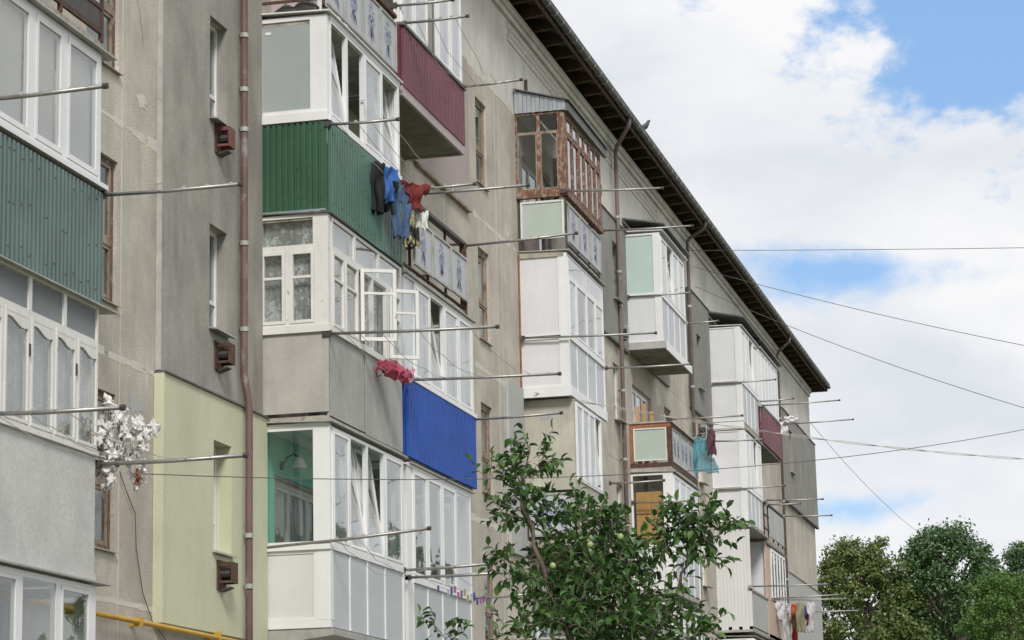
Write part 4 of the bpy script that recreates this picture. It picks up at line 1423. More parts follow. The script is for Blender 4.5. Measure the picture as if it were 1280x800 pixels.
b = balcony('open balcony with flower panels half hidden behind the top of the plum tree', DX0 + .1, Z2, 'open_balcony')
slab(b, DX0 + .1, DX1, D, Z2, .14)
flower_rail(b, DX0 + .1, DX1, D, 4.4, 5.2, 3, RUST, top=5.3)
NF = near(DX0 + .1, D)
panel(b, NF, .05, .93, 4.4, 5.2, ARMW, TIN)
b = balcony('white plastic glazed balcony hidden low behind the plum tree', DX0 + .1, 1.45)
slab(b, DX0 + .1, DX1, D, 1.45, .14)
F, NF = front(DX0 + .1, DX1, D), near(DX0 + .1, D)
for k in range(4):
    window(b, F, k * .82, k * .82 + .82, 2.55, 4.08, .05, cur=CURT)
panel(b, F, 0, F.w, 1.46, 2.55, PVCP)
window(b, NF, 0, NF.w - .02, 2.55, 4.08, .05)
panel(b, NF, 0, NF.w - .02, 1.46, 2.55, PVCP)
w = window(bld, Face((0, -.02), (1, 0), (0, -1), 100), 47.2, 48.6, 4.5, 6.3, .06, PVC, GLASSD, cur=CURTG) if False else None

# --- stack C4 : x 57.3 .. 60.6
EX0, EX1 = 57.28, 60.55
b = balcony('white plastic glazed balcony with a turquoise frosted side pane and bare slab underneath', EX0, Z5)
d5 = .86
slab(b, EX0, EX1 + .2, .94, Z5 + .18, .18, CONCD)
F, NF, FF = front(EX0, EX1, d5), near(EX0, d5), far(EX1, d5)
NF.box(MB(), 0, .95, Z5 + .02, Z5 + .19, -.005, .025).build('slab_edge_paint', GREYEDGE, b)
front(EX0, EX1 + .22, .94).box(MB(), .0, EX1 + .22 - EX0, Z5 - .01, Z5 + .19, -.005, .02).build('slab_edge_paint', PVC, b)
w = NF.frame(MB(), 0, .74, 13.97, 15.46, .045, -.04, .02).build('window', PVC, b)
NF.box(MB(), .04, .70, 14.01, 15.42, -.008, -.002).build('pane', FROSTT, w)
p = panel(b, NF, 0, .74, 12.84, 13.93, PVCP, PVC, .03)
NF.box(MB(), 0, .78, 13.93, 13.97, -.04, .03).build('sill', TIN, b)
NF.box(MB(), .74, NF.w + .012, 12.84, 15.46, -.1, .02).build('corner_post', PVC, b)
fz = [.04, .82, 1.64, 2.42, 3.2]
for k in range(4):
    window(b, F, fz[k], fz[k + 1], 13.97, 15.40, .042, tilt=7 if k == 1 else 0, cur=CURT if k != 1 else None, ct=-.08, gm=GLASS)
    panel(b, F, fz[k] + .03, fz[k + 1], 12.84, 13.90, PVCF)
    F.box(MB(), fz[k] - .002, fz[k] + .028, 12.84, 13.90, -.02, .016).build('panel_rib', PVC, b)
F.box(MB(), .04, F.w, 13.90, 13.97, -.05, .03).build('transom', PVC, b)
F.box(MB(), 3.2, F.w, 12.84, 15.40, -.06, .02).build('corner_post', PVC, b)
window(b, FF, .06, FF.w, 13.97, 15.4, .05)
panel(b, FF, .06, FF.w, 12.84, 13.97, PVCP)
canopy(b, EX0 - .02, EX1 + .06, d5, 15.53, .1, PVC, 'canopy')
MB().hexa([(EX0 - .1, -d5 - .14, 15.64), (EX1 + .3, -d5 - .14, 15.64), (EX1 + .3, -.01, 15.83), (EX0 - .1, -.01, 15.83), (EX0 - .1, -d5 - .14, 15.68), (EX1 + .3, -d5 - .14, 15.68), (EX1 + .3, -.01, 15.87), (EX0 - .1, -.01, 15.87)]).build('roof_sheet', TIND, b)
NF.box(MB(), .1, .8, 15.55, 15.60, -.02, .01).build('rusty_angle', RUST, b)

b = balcony('open balcony with a flaking orange iron frame and pale green wired glass side panel', EX0, Z4, 'open_balcony')
slab(b, EX0, EX1 + .15, D, Z4 + .02, .12, CONC)
F, NF = front(EX0, EX1 + .15, D), near(EX0, D)
p = panel(b, NF, .09, .87, 10.02, 10.79, ARMG, None, t=.0)
NF.frame(MB(), .09, .87, 10.02, 10.79, .03, .003, .02).build('panel_frame', WOODW, p)
NF.box(MB(), 0, NF.w, 10.80, 10.90, -.02, .012).build('railing_bar', RUSTO, b)
NF.box(MB(), 0, NF.w, 9.87, 9.97, -.02, .012).build('railing_bar', RUST, b)
NF.box(MB(), .0, .075, 9.97, 10.80, -.02, .012).build('railing_post', RUSTO, b)
NF.box(MB(), .89, NF.w, 9.97, 10.80, -.03, .012).build('railing_post', RUST, b)
NF.box(MB(), -.02, NF.w + .03, 10.902, 10.94, -.06, .04).build('handrail', TIN, b)
F.box(MB(), .0, F.w + .03, 10.903, 10.94, -.06, .04).build('handrail', TIN, b)
F.box(MB(), 0, F.w, 10.81, 10.90, -.02, .012).build('railing_bar', RUST, b)
F.box(MB(), 0, F.w, 9.87, 9.97, -.02, .012).build('railing_bar', RUST, b)
for k in range(3):
    a, a1 = .15 + k * 1.08, .15 + k * 1.08 + 1.05
    p = panel(b, F, a, a1, 9.99, 10.79, ARMW, TIN, .025, t=.004)
    for q in (.28, .72):
        flower(p, F, a + (a1 - a) * q, 10.4, .62, BLUEP2, .01)
F.box(MB(), .02, .14, 9.975, 10.80, -.02, .010).build('railing_post', RUST, b)
FF = far(EX1 + .15, D)
FF.box(MB(), 0.03, FF.w, 10.8, 10.9, -.04, -.01).build('railing_bar', RUST, b)
FF.box(MB(), 0.03, FF.w, 9.98, 10.79, -.04, -.02).build('parapet_panel', ARMW, b)

for k, (x, y, h, w_) in enumerate(((57.75, -.20, 11.40, .10), (57.95, -.33, 11.5, .11), (58.15, -.47, 11.34, .09))):
    pl = MB().hexa([(x, y, 9.88), (x + .04, y, 9.88), (x + .04, y + w_, 9.88), (x, y + w_, 9.88), (x + .03, y + .05, h), (x + .07, y + .05, h), (x + .07, y + .05 + w_, h), (x + .03, y + .05 + w_, h)]).build('plank', PLANK, None)
    tag(pl, ('orange pine plank leaning nearest the wall on the open balcony with the orange frame', 'middle and tallest of three orange pine planks standing on the open balcony', 'shortest orange pine plank, outermost of three standing on the open balcony')[k], 'plank', 'pine planks standing on the balcony')

b = balcony('white plastic glazed balcony with a wooden cabinet behind its clear side pane', EX0, Z3)
slab(b, EX0, EX1, D, Z3 + .0, .14)
F, NF, FF = front(EX0, EX1 + .1, D), near(EX0, D), far(EX1 + .1, D)
w = NF.frame(MB(), 0, .80, 8.02, 9.72, .042, -.04, .02).build('window', PVC, b)
NF.box(MB(), .045, .755, 8.06, 9.68, -.008, -.002).build('pane', GLASS, w)
panel(b, NF, 0, .80, 7.02, 8.0, PVCP, PVC, .03)
NF.box(MB(), .80, NF.w + .012, 7.02, 9.72, -.1, .02).build('corner_post', PVC, b)
fz = [.04, .86, 1.70, 2.52, 3.3]
for k in range(4):
    window(b, F, fz[k], fz[k + 1], 8.02, 9.70, .042, cur=CURT, ct=-.1)
    panel(b, F, fz[k] + .03, fz[k + 1], 7.02, 7.95, PVCF)
    F.box(MB(), fz[k] - .002, fz[k] + .028, 7.02, 7.95, -.02, .016).build('panel_rib', PVC, b)
F.box(MB(), .04, F.w, 7.95, 8.02, -.05, .03).build('transom', PVC, b)
F.box(MB(), 3.3, F.w, 7.02, 9.70, -.06, .02).build('corner_post', PVC, b)
panel(b, FF, .06, FF.w, 7.02, 9.7, PVCP)
canopy(b, EX0 - .02, EX1 + .15, D, 9.765, .07, TIN)

cab = thing('wooden_cabinet', 'yellow brown wooden cabinet behind the clear side pane of a glazed balcony', 'cabinet', (57.5, -.5, 7.06))
MB().box(57.45, 58.3, -.80, -.08, 7.06, 8.78).box(57.45, 58.3, -.80, -.08, 8.79, 9.32).build('carcass', WOODY, cab)
for y0, y1 in ((-.80, -.445), (-.435, -.08)):
    MB().box(57.428, 57.448, y0, y1, 7.1, 8.76).build('door', WOODY, cab)
    MB().box(57.428, 57.448, y0, y1, 8.81, 9.30).build('door', WOODY, cab)
for y in (-.47, -.41):
    MB().tube([(57.425, y, 8.0), (57.40, y, 8.0), (57.40, y, 8.1), (57.425, y, 8.1)], .008).build('handle', IRON, cab)

b = balcony('white plastic glazed balcony with greenish panes behind the right branch of the plum tree', EX0, Z2)
slab(b, EX0, EX1, D, Z2, .14)
F, NF, FF = front(EX0, EX1 + .1, D), near(EX0, D), far(EX1 + .1, D)
window(b, NF, 0, .85, 5.3, 6.72, .05, cur=CURT)
panel(b, NF, 0, .85, Z2 + .02, 5.3, PVCP)
NF.box(MB(), .85, NF.w + .012, Z2 + .02, 6.72, -.1, .02).build('corner_post', PVC, b)
for k in range(4):
    window(b, F, fz[k], fz[k + 1], 5.3, 6.70, .05, cur=CURTG, ct=-.3)
    panel(b, F, fz[k] + .03, fz[k + 1], Z2 + .02, 5.3, PVCP)
canopy(b, EX0, EX1 + .2, D, 6.80, .09, TIN)
panel(b, FF, .06, FF.w, Z2, 6.7, PVCP)

# --- stack C5 : x 69.25 .. 72.4
GX0, GX1 = 69.27, 72.42
d5 = .93


def white_stack(lbl, z, zs, zt, x0, x1, d, side_blank=True, cur=CURT, npan=4, lower=True):
    b = balcony(lbl, x0, z)
    slab(b, x0, x1, d, z + .02, .12)
    F, NF, FF = front(x0, x1, d), near(x0, d), far(x1, d)
    if side_blank:
        panel(b, NF, 0, .80, z + .04, zs - .03, PVCP, PVC, .03)
        panel(b, NF, 0, .80, zs + .01, zt, PVCP, PVC, .03)
        NF.box(MB(), 0, .82, zs - .028, zs + .008, -.04, .025).build('cover_strip', TIN, b)
    NF.box(MB(), .80, NF.w + .012, z + .04, zt, -.1, .02).build('corner_post', PVC, b)
    w = (F.w - .1) / npan
    for k in range(npan):
        a = .04 + k * w
        window(b, F, a, a + w, zs, zt - .02, .042, cur=cur, ct=-.08, tilt=6 if k == 2 else 0)
        panel(b, F, a + .03, a + w, z + .04, zs - .07, PVCF)
        F.box(MB(), a - .002, a + .028, z + .04, zs - .07, -.02, .016).build('panel_rib', PVC, b)
    F.box(MB(), .04, F.w, zs - .07, zs, -.05, .03).build('transom', PVC, b)
    F.box(MB(), F.w - .06, F.w, zs, zt - .02, -.06, .02).build('corner_post', PVC, b)
    panel(b, FF, .06, FF.w, z, zt, PVCP)
    return b


b = white_stack('tall white top floor balcony with blank side panels right of the dark downpipe', Z5 + .08, 13.9, 15.46, GX0, GX1, .93)
canopy(b, GX0 - .02, GX1 + .05, .93, 15.52, .07, PVC, 'canopy')
MB().hexa([(GX0 - .12, -1.08, 15.70), (GX1 + .1, -1.08, 15.66), (GX1 + .1, -.01, 15.92), (GX0 - .12, -.01, 15.92), (GX0 - .12, -1.08, 15.74), (GX1 + .1, -1.08, 15.70), (GX1 + .1, -.01, 15.96), (GX0 - .12, -.01, 15.96)]).build('roof_sheet', TIND, b)
near(GX0, .93).box(MB(), 0, .95, Z5 - .12, Z5 + .1, -.03, .03).build('slab_trim', PVC, b)
b = white_stack('white glazed balcony with a framed blank side panel, between two taller white balconies', Z4 + .06, 10.9, 12.5, GX0, GX1 - .1, .95)
canopy(b, GX0, GX1 + .1, .95, 12.56, .06, TIN)

b = balcony('half open balcony with a white planked side wall and grey front parapet', GX0, Z3, 'planked_balcony')
slab(b, GX0, GX1, D, Z3 - .02, .14)
F, NF, FF = front(GX0, GX1, D), near(GX0, D), far(GX1, D)
for k in range(10):
    NF.box(MB(), k * .0975, k * .0975 + .094, 6.95, 9.72, -.02, .0 + .002 * (k % 3)).build('cladding_plank', PVCW, b)
NF.box(MB(), 0, NF.w, 6.88, 6.948, -.04, .03).build('bottom_rail', TIN, b)
p = panel(b, F, .05, 3.1, 7.0, 8.0, GREYLT)
F.box(MB(), 0, F.w, 8.002, 8.06, -.05, .03).build('handrail', TIN, b)
FF.box(MB(), 0, FF.w, 6.95, 9.7, -.05, 0).build('partition', PVCP, b)
F.box(MB(), 3.02, F.w, 6.95, 9.7, -.05, .01).build('corner_post', mat('pinkish_beige_post', (.55, .42, .34), .7, .1), b)
canopy(b, GX0 - .02, GX1 + .15, D, 9.80, .1, TIN)
b = white_stack('lowest white glazed balcony under the planked side wall', Z2, 5.25, 6.7, GX0, GX1, D)
canopy(b, GX0, GX1, D, 6.78, .05, TIN)

# --- stack C6 : x 72.5 .. 76.5
HX0, HX1 = 72.5, 76.45
b = balcony('last white glazed balcony under the eave, above a maroon parapet', HX0, Z5)
slab(b, HX0, HX1, D, Z5, .1, CONCD)
F, FF = front(HX0, HX1, D), far(HX1, D)
F.box(MB(), 0, .35, 13.72, 15.4, -.06, .01).build('corner_post', PVC, b)
for k in range(5):
    window(b, F, .35 + k * .7, .35 + k * .7 + .7, 13.75, 15.40, .042, cur=CURT, ct=-.07)
window(b, FF, .06, FF.w, 13.75, 15.4, .05)
corrugated(b, F, 0, F.w, Z5 - .02, 13.68, MAROON, .1, screws=False)
corrugated(b, FF, 0, FF.w, Z5, 13.68, MAROON, .1, screws=False)
corrugated(b, near(HX0, D), 0, .97, Z5, 13.68, MAROON, .1, screws=False)
F.box(MB(), -.02, F.w + .03, 13.685, 13.74, -.05, .06).build('sill', TIND, b)
canopy(b, HX0, HX1 + .05, D, 15.47, .08, PVC, 'canopy')
MB().hexa([(HX0 - .1, -1.12, 15.62), (HX1 + .3, -1.12, 15.58), (HX1 + .3, -.01, 15.85), (HX0 - .1, -.01, 15.85), (HX0 - .1, -1.12, 15.67), (HX1 + .3, -1.12, 15.63), (HX1 + .3, -.01, 15.9), (HX0 - .1, -.01, 15.9)]).build('roof_sheet', TIND, b)

b = balcony('open balcony with plain grey board panels and thin rails below the far maroon parapet', HX0, Z4, 'open_balcony')
slab(b, HX0, HX1, D, Z4, .12)
F = front(HX0, HX1, D)
for k in range(3):
    panel(b, F, .9 + k * 1.02, .9 + k * 1.02 + 1.0, 9.95, 10.8, GREYLT, None, t=.01)
for a in (0, .85, 1.9, 2.9, 3.9):
    F.box(MB(), a, a + .04, 9.8, 10.9, -.06, -.02).build('railing_post', RUST, b)
F.box(MB(), 0, F.w, 10.85, 10.9, -.06, .02).build('handrail', IRON, b)
for zz in (10.1, 10.5):
    F.box(MB(), 0, .9, zz, zz + .04, -.05, -.01).build('railing_bar', IRON, b)

b = balcony('glazed balcony with narrow white windows and beige parapet behind the far clothes', HX0, Z3)
slab(b, HX0, HX1, D, Z3, .12)
F, FF = front(HX0, HX1, D), far(HX1, D)
for k in range(5):
    window(b, F, .75 + k * .62, .75 + k * .62 + .62, 8.1, 9.6, .05, cur=CURT, ct=-.07)
F.box(MB(), 0, .75, 6.95, 9.6, -.05, 0).build('parapet_panel', MATS['pinkish_beige_post'], b)
F.box(MB(), .75, F.w, 6.95, 8.05, -.05, 0).build('parapet_panel', MATS['pinkish_beige_post'], b)
FF.box(MB(), .06, FF.w, 6.95, 9.6, -.05, 0).build('parapet_panel', GREYLT, b)
canopy(b, HX0, HX1, D, 9.68, .05, TIN)
b = balcony('lowest beige balcony at the far end, at the foot of the washing line', HX0, Z2)
slab(b, HX0, HX1, D, Z2, .12)
panel(b, F, 0, F.w, 4.3, 5.4, MATS['pinkish_beige_post'])
for k in range(5):
    window(b, F, .2 + k * .72, .2 + k * .72 + .72, 5.4, 6.85, .05, cur=CURT)

# ------------------------------------------------------------------ downpipes, gas pipe, boxes
def downpipe(label, pts, r, mtl, collars, head=True):
    t = thing('downpipe', label, 'drainpipe', (pts[-1][0], pts[-1][1], 0), 'downpipes on the facade')
    MB().tube(pts, r, 12).build('pipe', mtl, t, smooth=True)
    for z, x, y in collars:
        o = MB().tube([(x, y, z - .03), (x, y, z + .03)], r + .012, 12).build('collar', TIN, t)
        MB().box(x - .012, x + .012, y + r, -.0, z - .012, z + .012).build('bracket', IRON, o)
    return t


downpipe('reddish brown downpipe beside the grey rendered stair section, nearest the camera', [(30.5, -.6, 17.7), (30.46, -.3, 17.2), (30.45, -.14, 16.9), (30.44, -.14, 8.4), (30.43, -.14, 7.5), (30.46, -.19, 7.15), (30.46, -.20, 6.9), (30.45, -.20, 5.6), (30.45, -.20, .3)], .047,
         mat('two_tone_pipe', (.155, .09, .082), .6, .18, 3, spots=(3, .58, .7, (.30, .25, .24))),
         [(z, 30.44, -.14 if z > 7.6 else -.2) for z in (12.1, 11.35, 10.8, 9.25, 8.1, 5.4, 4.75)])
downpipe('mauve brown downpipe between the brown timber balcony and the turquoise pane balcony', [(55.2, -.62, 17.74), (55.2, -.62, 17.58), (55.25, -.57, 17.5), (55.9, -.17, 17.25), (56.05, -.12, 17.18), (56.05, -.12, 17.0), (56.05, -.12, .3)], .05, PIPEM, [(z, 56.05, -.12) for z in (15.6, 14.3, 13.5, 11.5, 9.9, 8.4)])
downpipe('dark downpipe right of the balcony with the turquoise pane', [(65.75, -.62, 17.74), (65.75, -.62, 17.60), (65.75, -.58, 17.52), (65.75, -.17, 17.27), (65.75, -.12, 17.18), (65.75, -.12, 17.0), (65.75, -.12, .3)], .048, PIPED, [(z, 65.75, -.12) for z in (15.4, 13.2, 11.8, 9.6)])
downpipe('thin dark downpipe on the bare end section of the block', [(82.8, -.62, 17.74), (82.8, -.62, 17.60), (82.8, -.58, 17.52), (83.0, -.2, 17.25), (83.1, -.14, 17.15), (83.1, -.14, .3)], .05, PIPEM, [(z, 83.1, -.14) for z in (15, 12.2, 9.6)])

gp = thing('gas_pipe', 'yellow gas pipe running along the wall under the pale green section', 'pipe', (27, -.12, 0))
MB().tube([(20, -.10, 4.05), (27.3, -.10, 4.05), (27.9, -.17, 4.03), (36, -.17, 4.0)], .032, 8).build('pipe', YELP, gp, smooth=True)
for x in (22.1, 25.2, 27.0, 29.4, 33):
    MB().box(x - .02, x + .02, -.15 if x < 27.4 else -.21, .0, 4.0, 4.1).build('bracket', YELP, gp)


def vent_box(x, z, label, mtl, y=-.07, group='rusty flue boxes on the walls'):
    t = thing('flue_box', label, 'flue box', (x, y, z), group)
    MB().box(x - .15, x + .15, y - .02, y - .001, z - .2, z + .17).build('back_plate', RUST, t)
    MB().box(x - .11, x + .11, y - .19, y - .175, z - .12, z + .14).build('front_plate', mtl, t)
    MB().box(x - .11, x - .09, y - .174, y - .022, z + .09, z + .14).build('side_strap', mtl, t)
    MB().box(x - .11, x - .09, y - .174, y - .022, z - .12, z - .09).build('side_strap', mtl, t)
    MB().box(x + .09, x + .11, y - .174, y - .022, z - .12, z + .14).build('side_strap', mtl, t)
    MB().tube([(x, y - .021, z + .01), (x, y - .15, z + .01)], .065, 10).build('flue', IRON, t)
    MB().hexa([(x - .08, y - .15, z - .18), (x + .08, y - .15, z - .18), (x + .08, y - .02, z - .22), (x - .08, y - .02, z - .22), (x - .08, y - .15, z - .165), (x + .08, y - .15, z - .165), (x + .08, y - .02, z - .2), (x - .08, y - .02, z - .2)]).build('drip_tray', IRON, t)
    return t


vent_box(29.66, 10.46, 'rusty red flue box under the top stair window on the grey wall', REDIRON)
vent_box(29.66, 7.62, 'rusty brown flue box on the grey wall just above the pale green section', RUST)
vent_box(29.6, 4.83, 'brown flue box on the pale green wall under its recessed window', RUST, -.13)
vent_box(67.3, 12.25, 'grey metal flue box on the wall beside the tall white balcony', ZINC, -.02)
vent_box(64.6, 7.2, 'rusty flue box low on the wall beside the planked balcony', RUST, 0)
vent_box(80.3, 8.9, 'dark flue box high on the far wall above the washing line', IRON, 0)
vent_box(56.2, 12.9, 'small pale flue box on the grey wall beside the mauve downpipe', ZINC, -.07)

cb = thing('wall_cable', 'thin black cable hanging down the wall left of the pale green section', 'cable', (27, -.02, 0))
MB().tube([(26.55, -.03, 5.75), (26.75, -.03, 5.55), (27.05, -.03, 5.3), (27.1, -.025, 4.9), (27.3, -.03, 4.4), (27.6, -.03, 4.1), (28.0, -.05, 3.9)], .006, 5).build('cable', WIRE, cb)

# ------------------------------------------------------------------ washing poles
POLES = [
    ('near', 20.3, -.98, 8.24, -2.48, 8.26, 'washing pole reaching across the white window of the teal balcony'),
    ('far', 23.75, -.90, 8.21, -2.52, 8.20, 'washing pole at the corner of the teal balcony, in front of the grey wall'),
    ('near', 20.6, -.98, 5.40, -2.55, 5.37, 'washing pole in front of the curved top casements'),
    ('far', 23.7, -.90, 5.37, -2.59, 5.37, 'washing pole under the bunch of plastic bags, before the pale green wall'),
    ('near', 31.4, -.9, 11.06, -1.99, 11.04, 'short washing pole at the near corner of the bright green balcony'),
    ('far', 34.86, -.9, 10.91, -2.96, 10.90, 'longer of two washing poles right of the red shirt'),
    ('near', 35.1, -.9, 11.05, -2.09, 11.05, 'shorter of two washing poles right of the red shirt'),
    ('near', 31.4, -.9, 8.17, -3.31, 8.10, 'long washing pole below the open white casements'),
    ('far', 34.9, -.9, 8.13, -3.35, 8.07, 'long washing pole at the top of the blue parapet, right of the pink bag'),
    ('near', 31.36, -.05, 5.34, -2.35, 5.49, 'pale washing pole along the sill of the big clear side pane'),
    ('far', 34.8, -.9, 5.33, -2.37, 5.37, 'upper washing pole between the two lowest white balconies'),
    ('near', 35.05, -.9, 5.25, -2.65, 5.26, 'dark washing pole just above the row of coloured pegs'),
    ('far', 38.7, -.9, 5.25, -2.18, 5.29, 'washing pole at the far corner of the balcony under the blue parapet'),
    ('far', 38.62, -.9, 10.97, -2.86, 11.04, 'washing pole at the end of the three flower panels'),
    ('near', 35.0, -.83, 13.91, -1.83, 13.91, 'upper washing pole at the near end of the maroon parapet'),
    ('near', 35.2, -.9, 13.69, -2.00, 13.70, 'lower washing pole at the near end of the maroon parapet'),
    ('far', 38.6, -.9, 13.66, -2.01, 13.69, 'short washing pole at the far end of the maroon parapet'),
    ('far', 39.0, -.9, 8.17, -2.45, 8.19, 'washing pole at the far end of the blue parapet'),
    ('near', 46.4, -.9, 13.80, -2.91, 13.70, 'washing pole at the near corner of the brown timber balcony'),
    ('far', 49.9, -.9, 13.81, -2.89, 13.76, 'washing pole at the far corner of the brown timber balcony'),
    ('near', 46.4, -.05, 10.95, -2.69, 10.87, 'washing pole along the joint of the two blank white side panels'),
    ('far', 49.88, -.9, 10.90, -2.77, 10.87, 'washing pole at the far end of the balcony with two blank side panels'),
    ('near', 57.25, -.05, 13.95, -1.62, 13.95, 'washing pole under the turquoise frosted pane'),
    ('far', 60.6, -.8, 13.90, -1.69, 13.90, 'short washing pole at the far end of the turquoise pane balcony'),
    ('near', 57.25, -.9, 10.97, -2.69, 10.95, 'washing pole at the near corner of the orange framed balcony'),
    ('far', 60.8, -.9, 10.95, -2.67, 10.91, 'washing pole holding the blue net'),
    ('near', 57.25, -.0, 9.06, -1.48, 9.03, 'thin washing pole across the pane with the wooden cabinet'),
    ('far', 49.9, -.9, 8.52, -2.12, 8.52, 'washing pole at the masonry balcony window'),
    ('near', 69.22, -.05, 13.86, -1.91, 13.87, 'washing pole between upper and lower blank panels of the tall white balcony'),
    ('far', 72.3, -.9, 13.79, -1.99, 13.82, 'short washing pole at the near end of the far maroon parapet'),
    ('near', 72.5, -.9, 13.70, -3.31, 13.72, 'long washing pole above the far maroon parapet'),
    ('far', 76.5, -.9, 13.75, -3.27, 13.77, 'long washing pole with the white plastic bag'),
    ('near', 69.22, -.1, 10.85, -2.03, 10.87, 'washing pole on the white balcony with the framed blank panel'),
    ('near', 72.6, -.9, 10.93, -2.68, 10.87, 'longer washing pole over the plain grey panels'),
    ('near', 72.8, -.9, 10.82, -1.99, 10.80, 'shorter washing pole over the plain grey panels'),
    ('far', 76.6, -.9, 10.92, -2.46, 10.87, 'washing pole at the far end of the plain grey panels'),
    ('near', 69.22, -.9, 8.12, -3.12, 8.09, 'long washing pole at the planked balcony'),
    ('near', 73.0, -.9, 8.10, -3.01, 8.13, 'upper washing pole above the row of clothes'),
    ('near', 73.4, -.9, 8.10, -3.16, 8.03, 'lower washing pole holding the row of clothes'),
    ('far', 76.8, -.9, 8.01, -3.13, 7.96, 'lowest washing pole near the end of the block'),
    ('near', 72.4, -.9, 11.55, -1.0, 11.55, None),
]
for kind, X, y0, z0, y1, z1, lb in POLES:
    if lb is None:
        continue
    t = thing('washing_pole', lb, 'washing pole', (X, y0, z0), 'washing poles sticking out from the balconies')
    ym, zm = (y0 + y1) / 2, (z0 + z1) / 2 - .012
    r = .021
    MB().tube([(X, y0, z0), (X, ym, zm), (X, y1, z1)], r, 8).build('pole', GALV, t, smooth=True)
    MB().tube([(X, y1 + .03, z1), (X, y1 - .015, z1)], r + .008, 8).build('end_cap', IRON, t)
    MB().box(X - .03, X + .03, y0 - .12 if y0 < -.5 else y0 - .06, y0, z0 - .04, z0 + .04).build('clamp', IRON if X < 60 else TIN, t)
    for k in range(4):
        if X < 40:
            yy = y0 + (y1 - y0) * (.45 + .16 * k)
            zz = z0 + (z1 - z0) * (.45 + .16 * k)
            MB().tube([(X - .012, yy, zz + .008), (X + .012, yy, zz + .008)], r + .004, 6).build('wire_knot', LINE, t)


def washing_lines(label, xa, xb, ys, za, zb, sag=.06):
    t = thing('washing_lines', label, 'washing line', (xa, ys[0], za), 'washing lines between poles')
    for y in ys:
        MB().tube([(xa + (xb - xa) * k / 8, y, za + (zb - za) * k / 8 - sag * math.sin(PI * k / 8) * random.uniform(.7, 1.2)) for k in range(9)], .0045, 4).build('line', LINE, t)


washing_lines('washing lines strung in front of the curved top casements', 20.6, 23.7, (-1.3, -1.6, -1.95), 5.4, 5.37, .12)
washing_lines('washing lines in front of the bright green balcony, holding the laundry', 31.4, 34.86, (-1.15, -1.4, -1.6, -1.85), 11.05, 10.93, .1)
washing_lines('washing lines below the open white casements, holding the pink bag', 31.4, 34.9, (-1.2, -1.4, -1.7, -2.2, -2.9), 8.15, 8.1, .14)
washing_lines('washing lines in front of the lowest white panels', 31.36, 34.8, (-1.1, -1.35), 5.42, 5.34, .25)
washing_lines('washing lines with the row of coloured pegs', 35.05, 38.7, (-1.2, -1.4, -1.7), 5.25, 5.25, .1)
washing_lines('washing lines in front of the maroon parapet', 35.2, 38.6, (-1.2, -1.45, -1.8), 13.7, 13.67, .35)
washing_lines('washing lines holding the row of clothes at the far end', 73.4, 76.8, (-1.15, -1.4, -1.7, -2.0), 8.08, 8.0, .05)
washing_lines('washing lines in front of the orange framed balcony', 57.3, 60.8, (-1.2, -1.5), 10.97, 10.94, .08)

# ------------------------------------------------------------------ laundry
def garment(name, label, cat, shape, mtl, loc, w, h, yaw=0.0, fold=.03, group=None, seed=1, droop=0.0):
    """cloth hung from a line: outline test on a fine grid, folds running down, slight thickness"""
    rnd = random.Random(seed)
    nx, nz = 22, 26
    mb = MB()
    idx = {}
    ph, ph2 = rnd.random() * 6, rnd.random() * 6

    def inside(u, v):
        if shape == 'shirt':       # u -1..1, v 0 top..1 bottom
            return abs(u) < .62 + .04 * math.sin(v * 9) or (v < .38 and abs(u) < 1 - .15 * v)
        if shape == 'trousers':
            return abs(u) < .98 and (v < .3 or abs(u) > .10 + .03 * v)
        if shape == 'dress':
            return abs(u) < .45 + .55 * v
        return True

    def pt(i, k):
        u, v = -1 + 2 * i / nx, k / nz
        f = (math.sin(u * 7 + ph + v * 2) * .6 + math.sin(u * 15 + ph2 - v * 3) * .4) * fold * (.35 + v)
        f += .5 * fold * math.sin(v * 9 + u * 3 + ph2)
        x = u * w / 2 * (1 - .15 * v + .06 * math.sin(v * 5 + ph))
        z = -v * h - droop * (1 - abs(u)) * (1 - v) + .02 * math.sin(u * 8 + ph)
        return (x * math.cos(yaw) - f * math.sin(yaw) + loc[0], x * math.sin(yaw) + f * math.cos(yaw) + loc[1], z + loc[2])
    for i in range(nx):
        for k in range(nz):
            if inside(-1 + 2 * (i + .5) / nx, (k + .5) / nz):
                q = []
                for a, c in ((i, k), (i + 1, k), (i + 1, k + 1), (i, k + 1)):
                    if (a, c) not in idx:
                        idx[(a, c)] = len(mb.v)
                        mb.v.append(Vector(pt(a, c)))
                    q.append(idx[(a, c)])
                mb.f.append(q)
    o = mb.build(name, mtl, None, smooth=True, solid=.012, origin=loc)
    tag(o, label, cat, group)
    return o


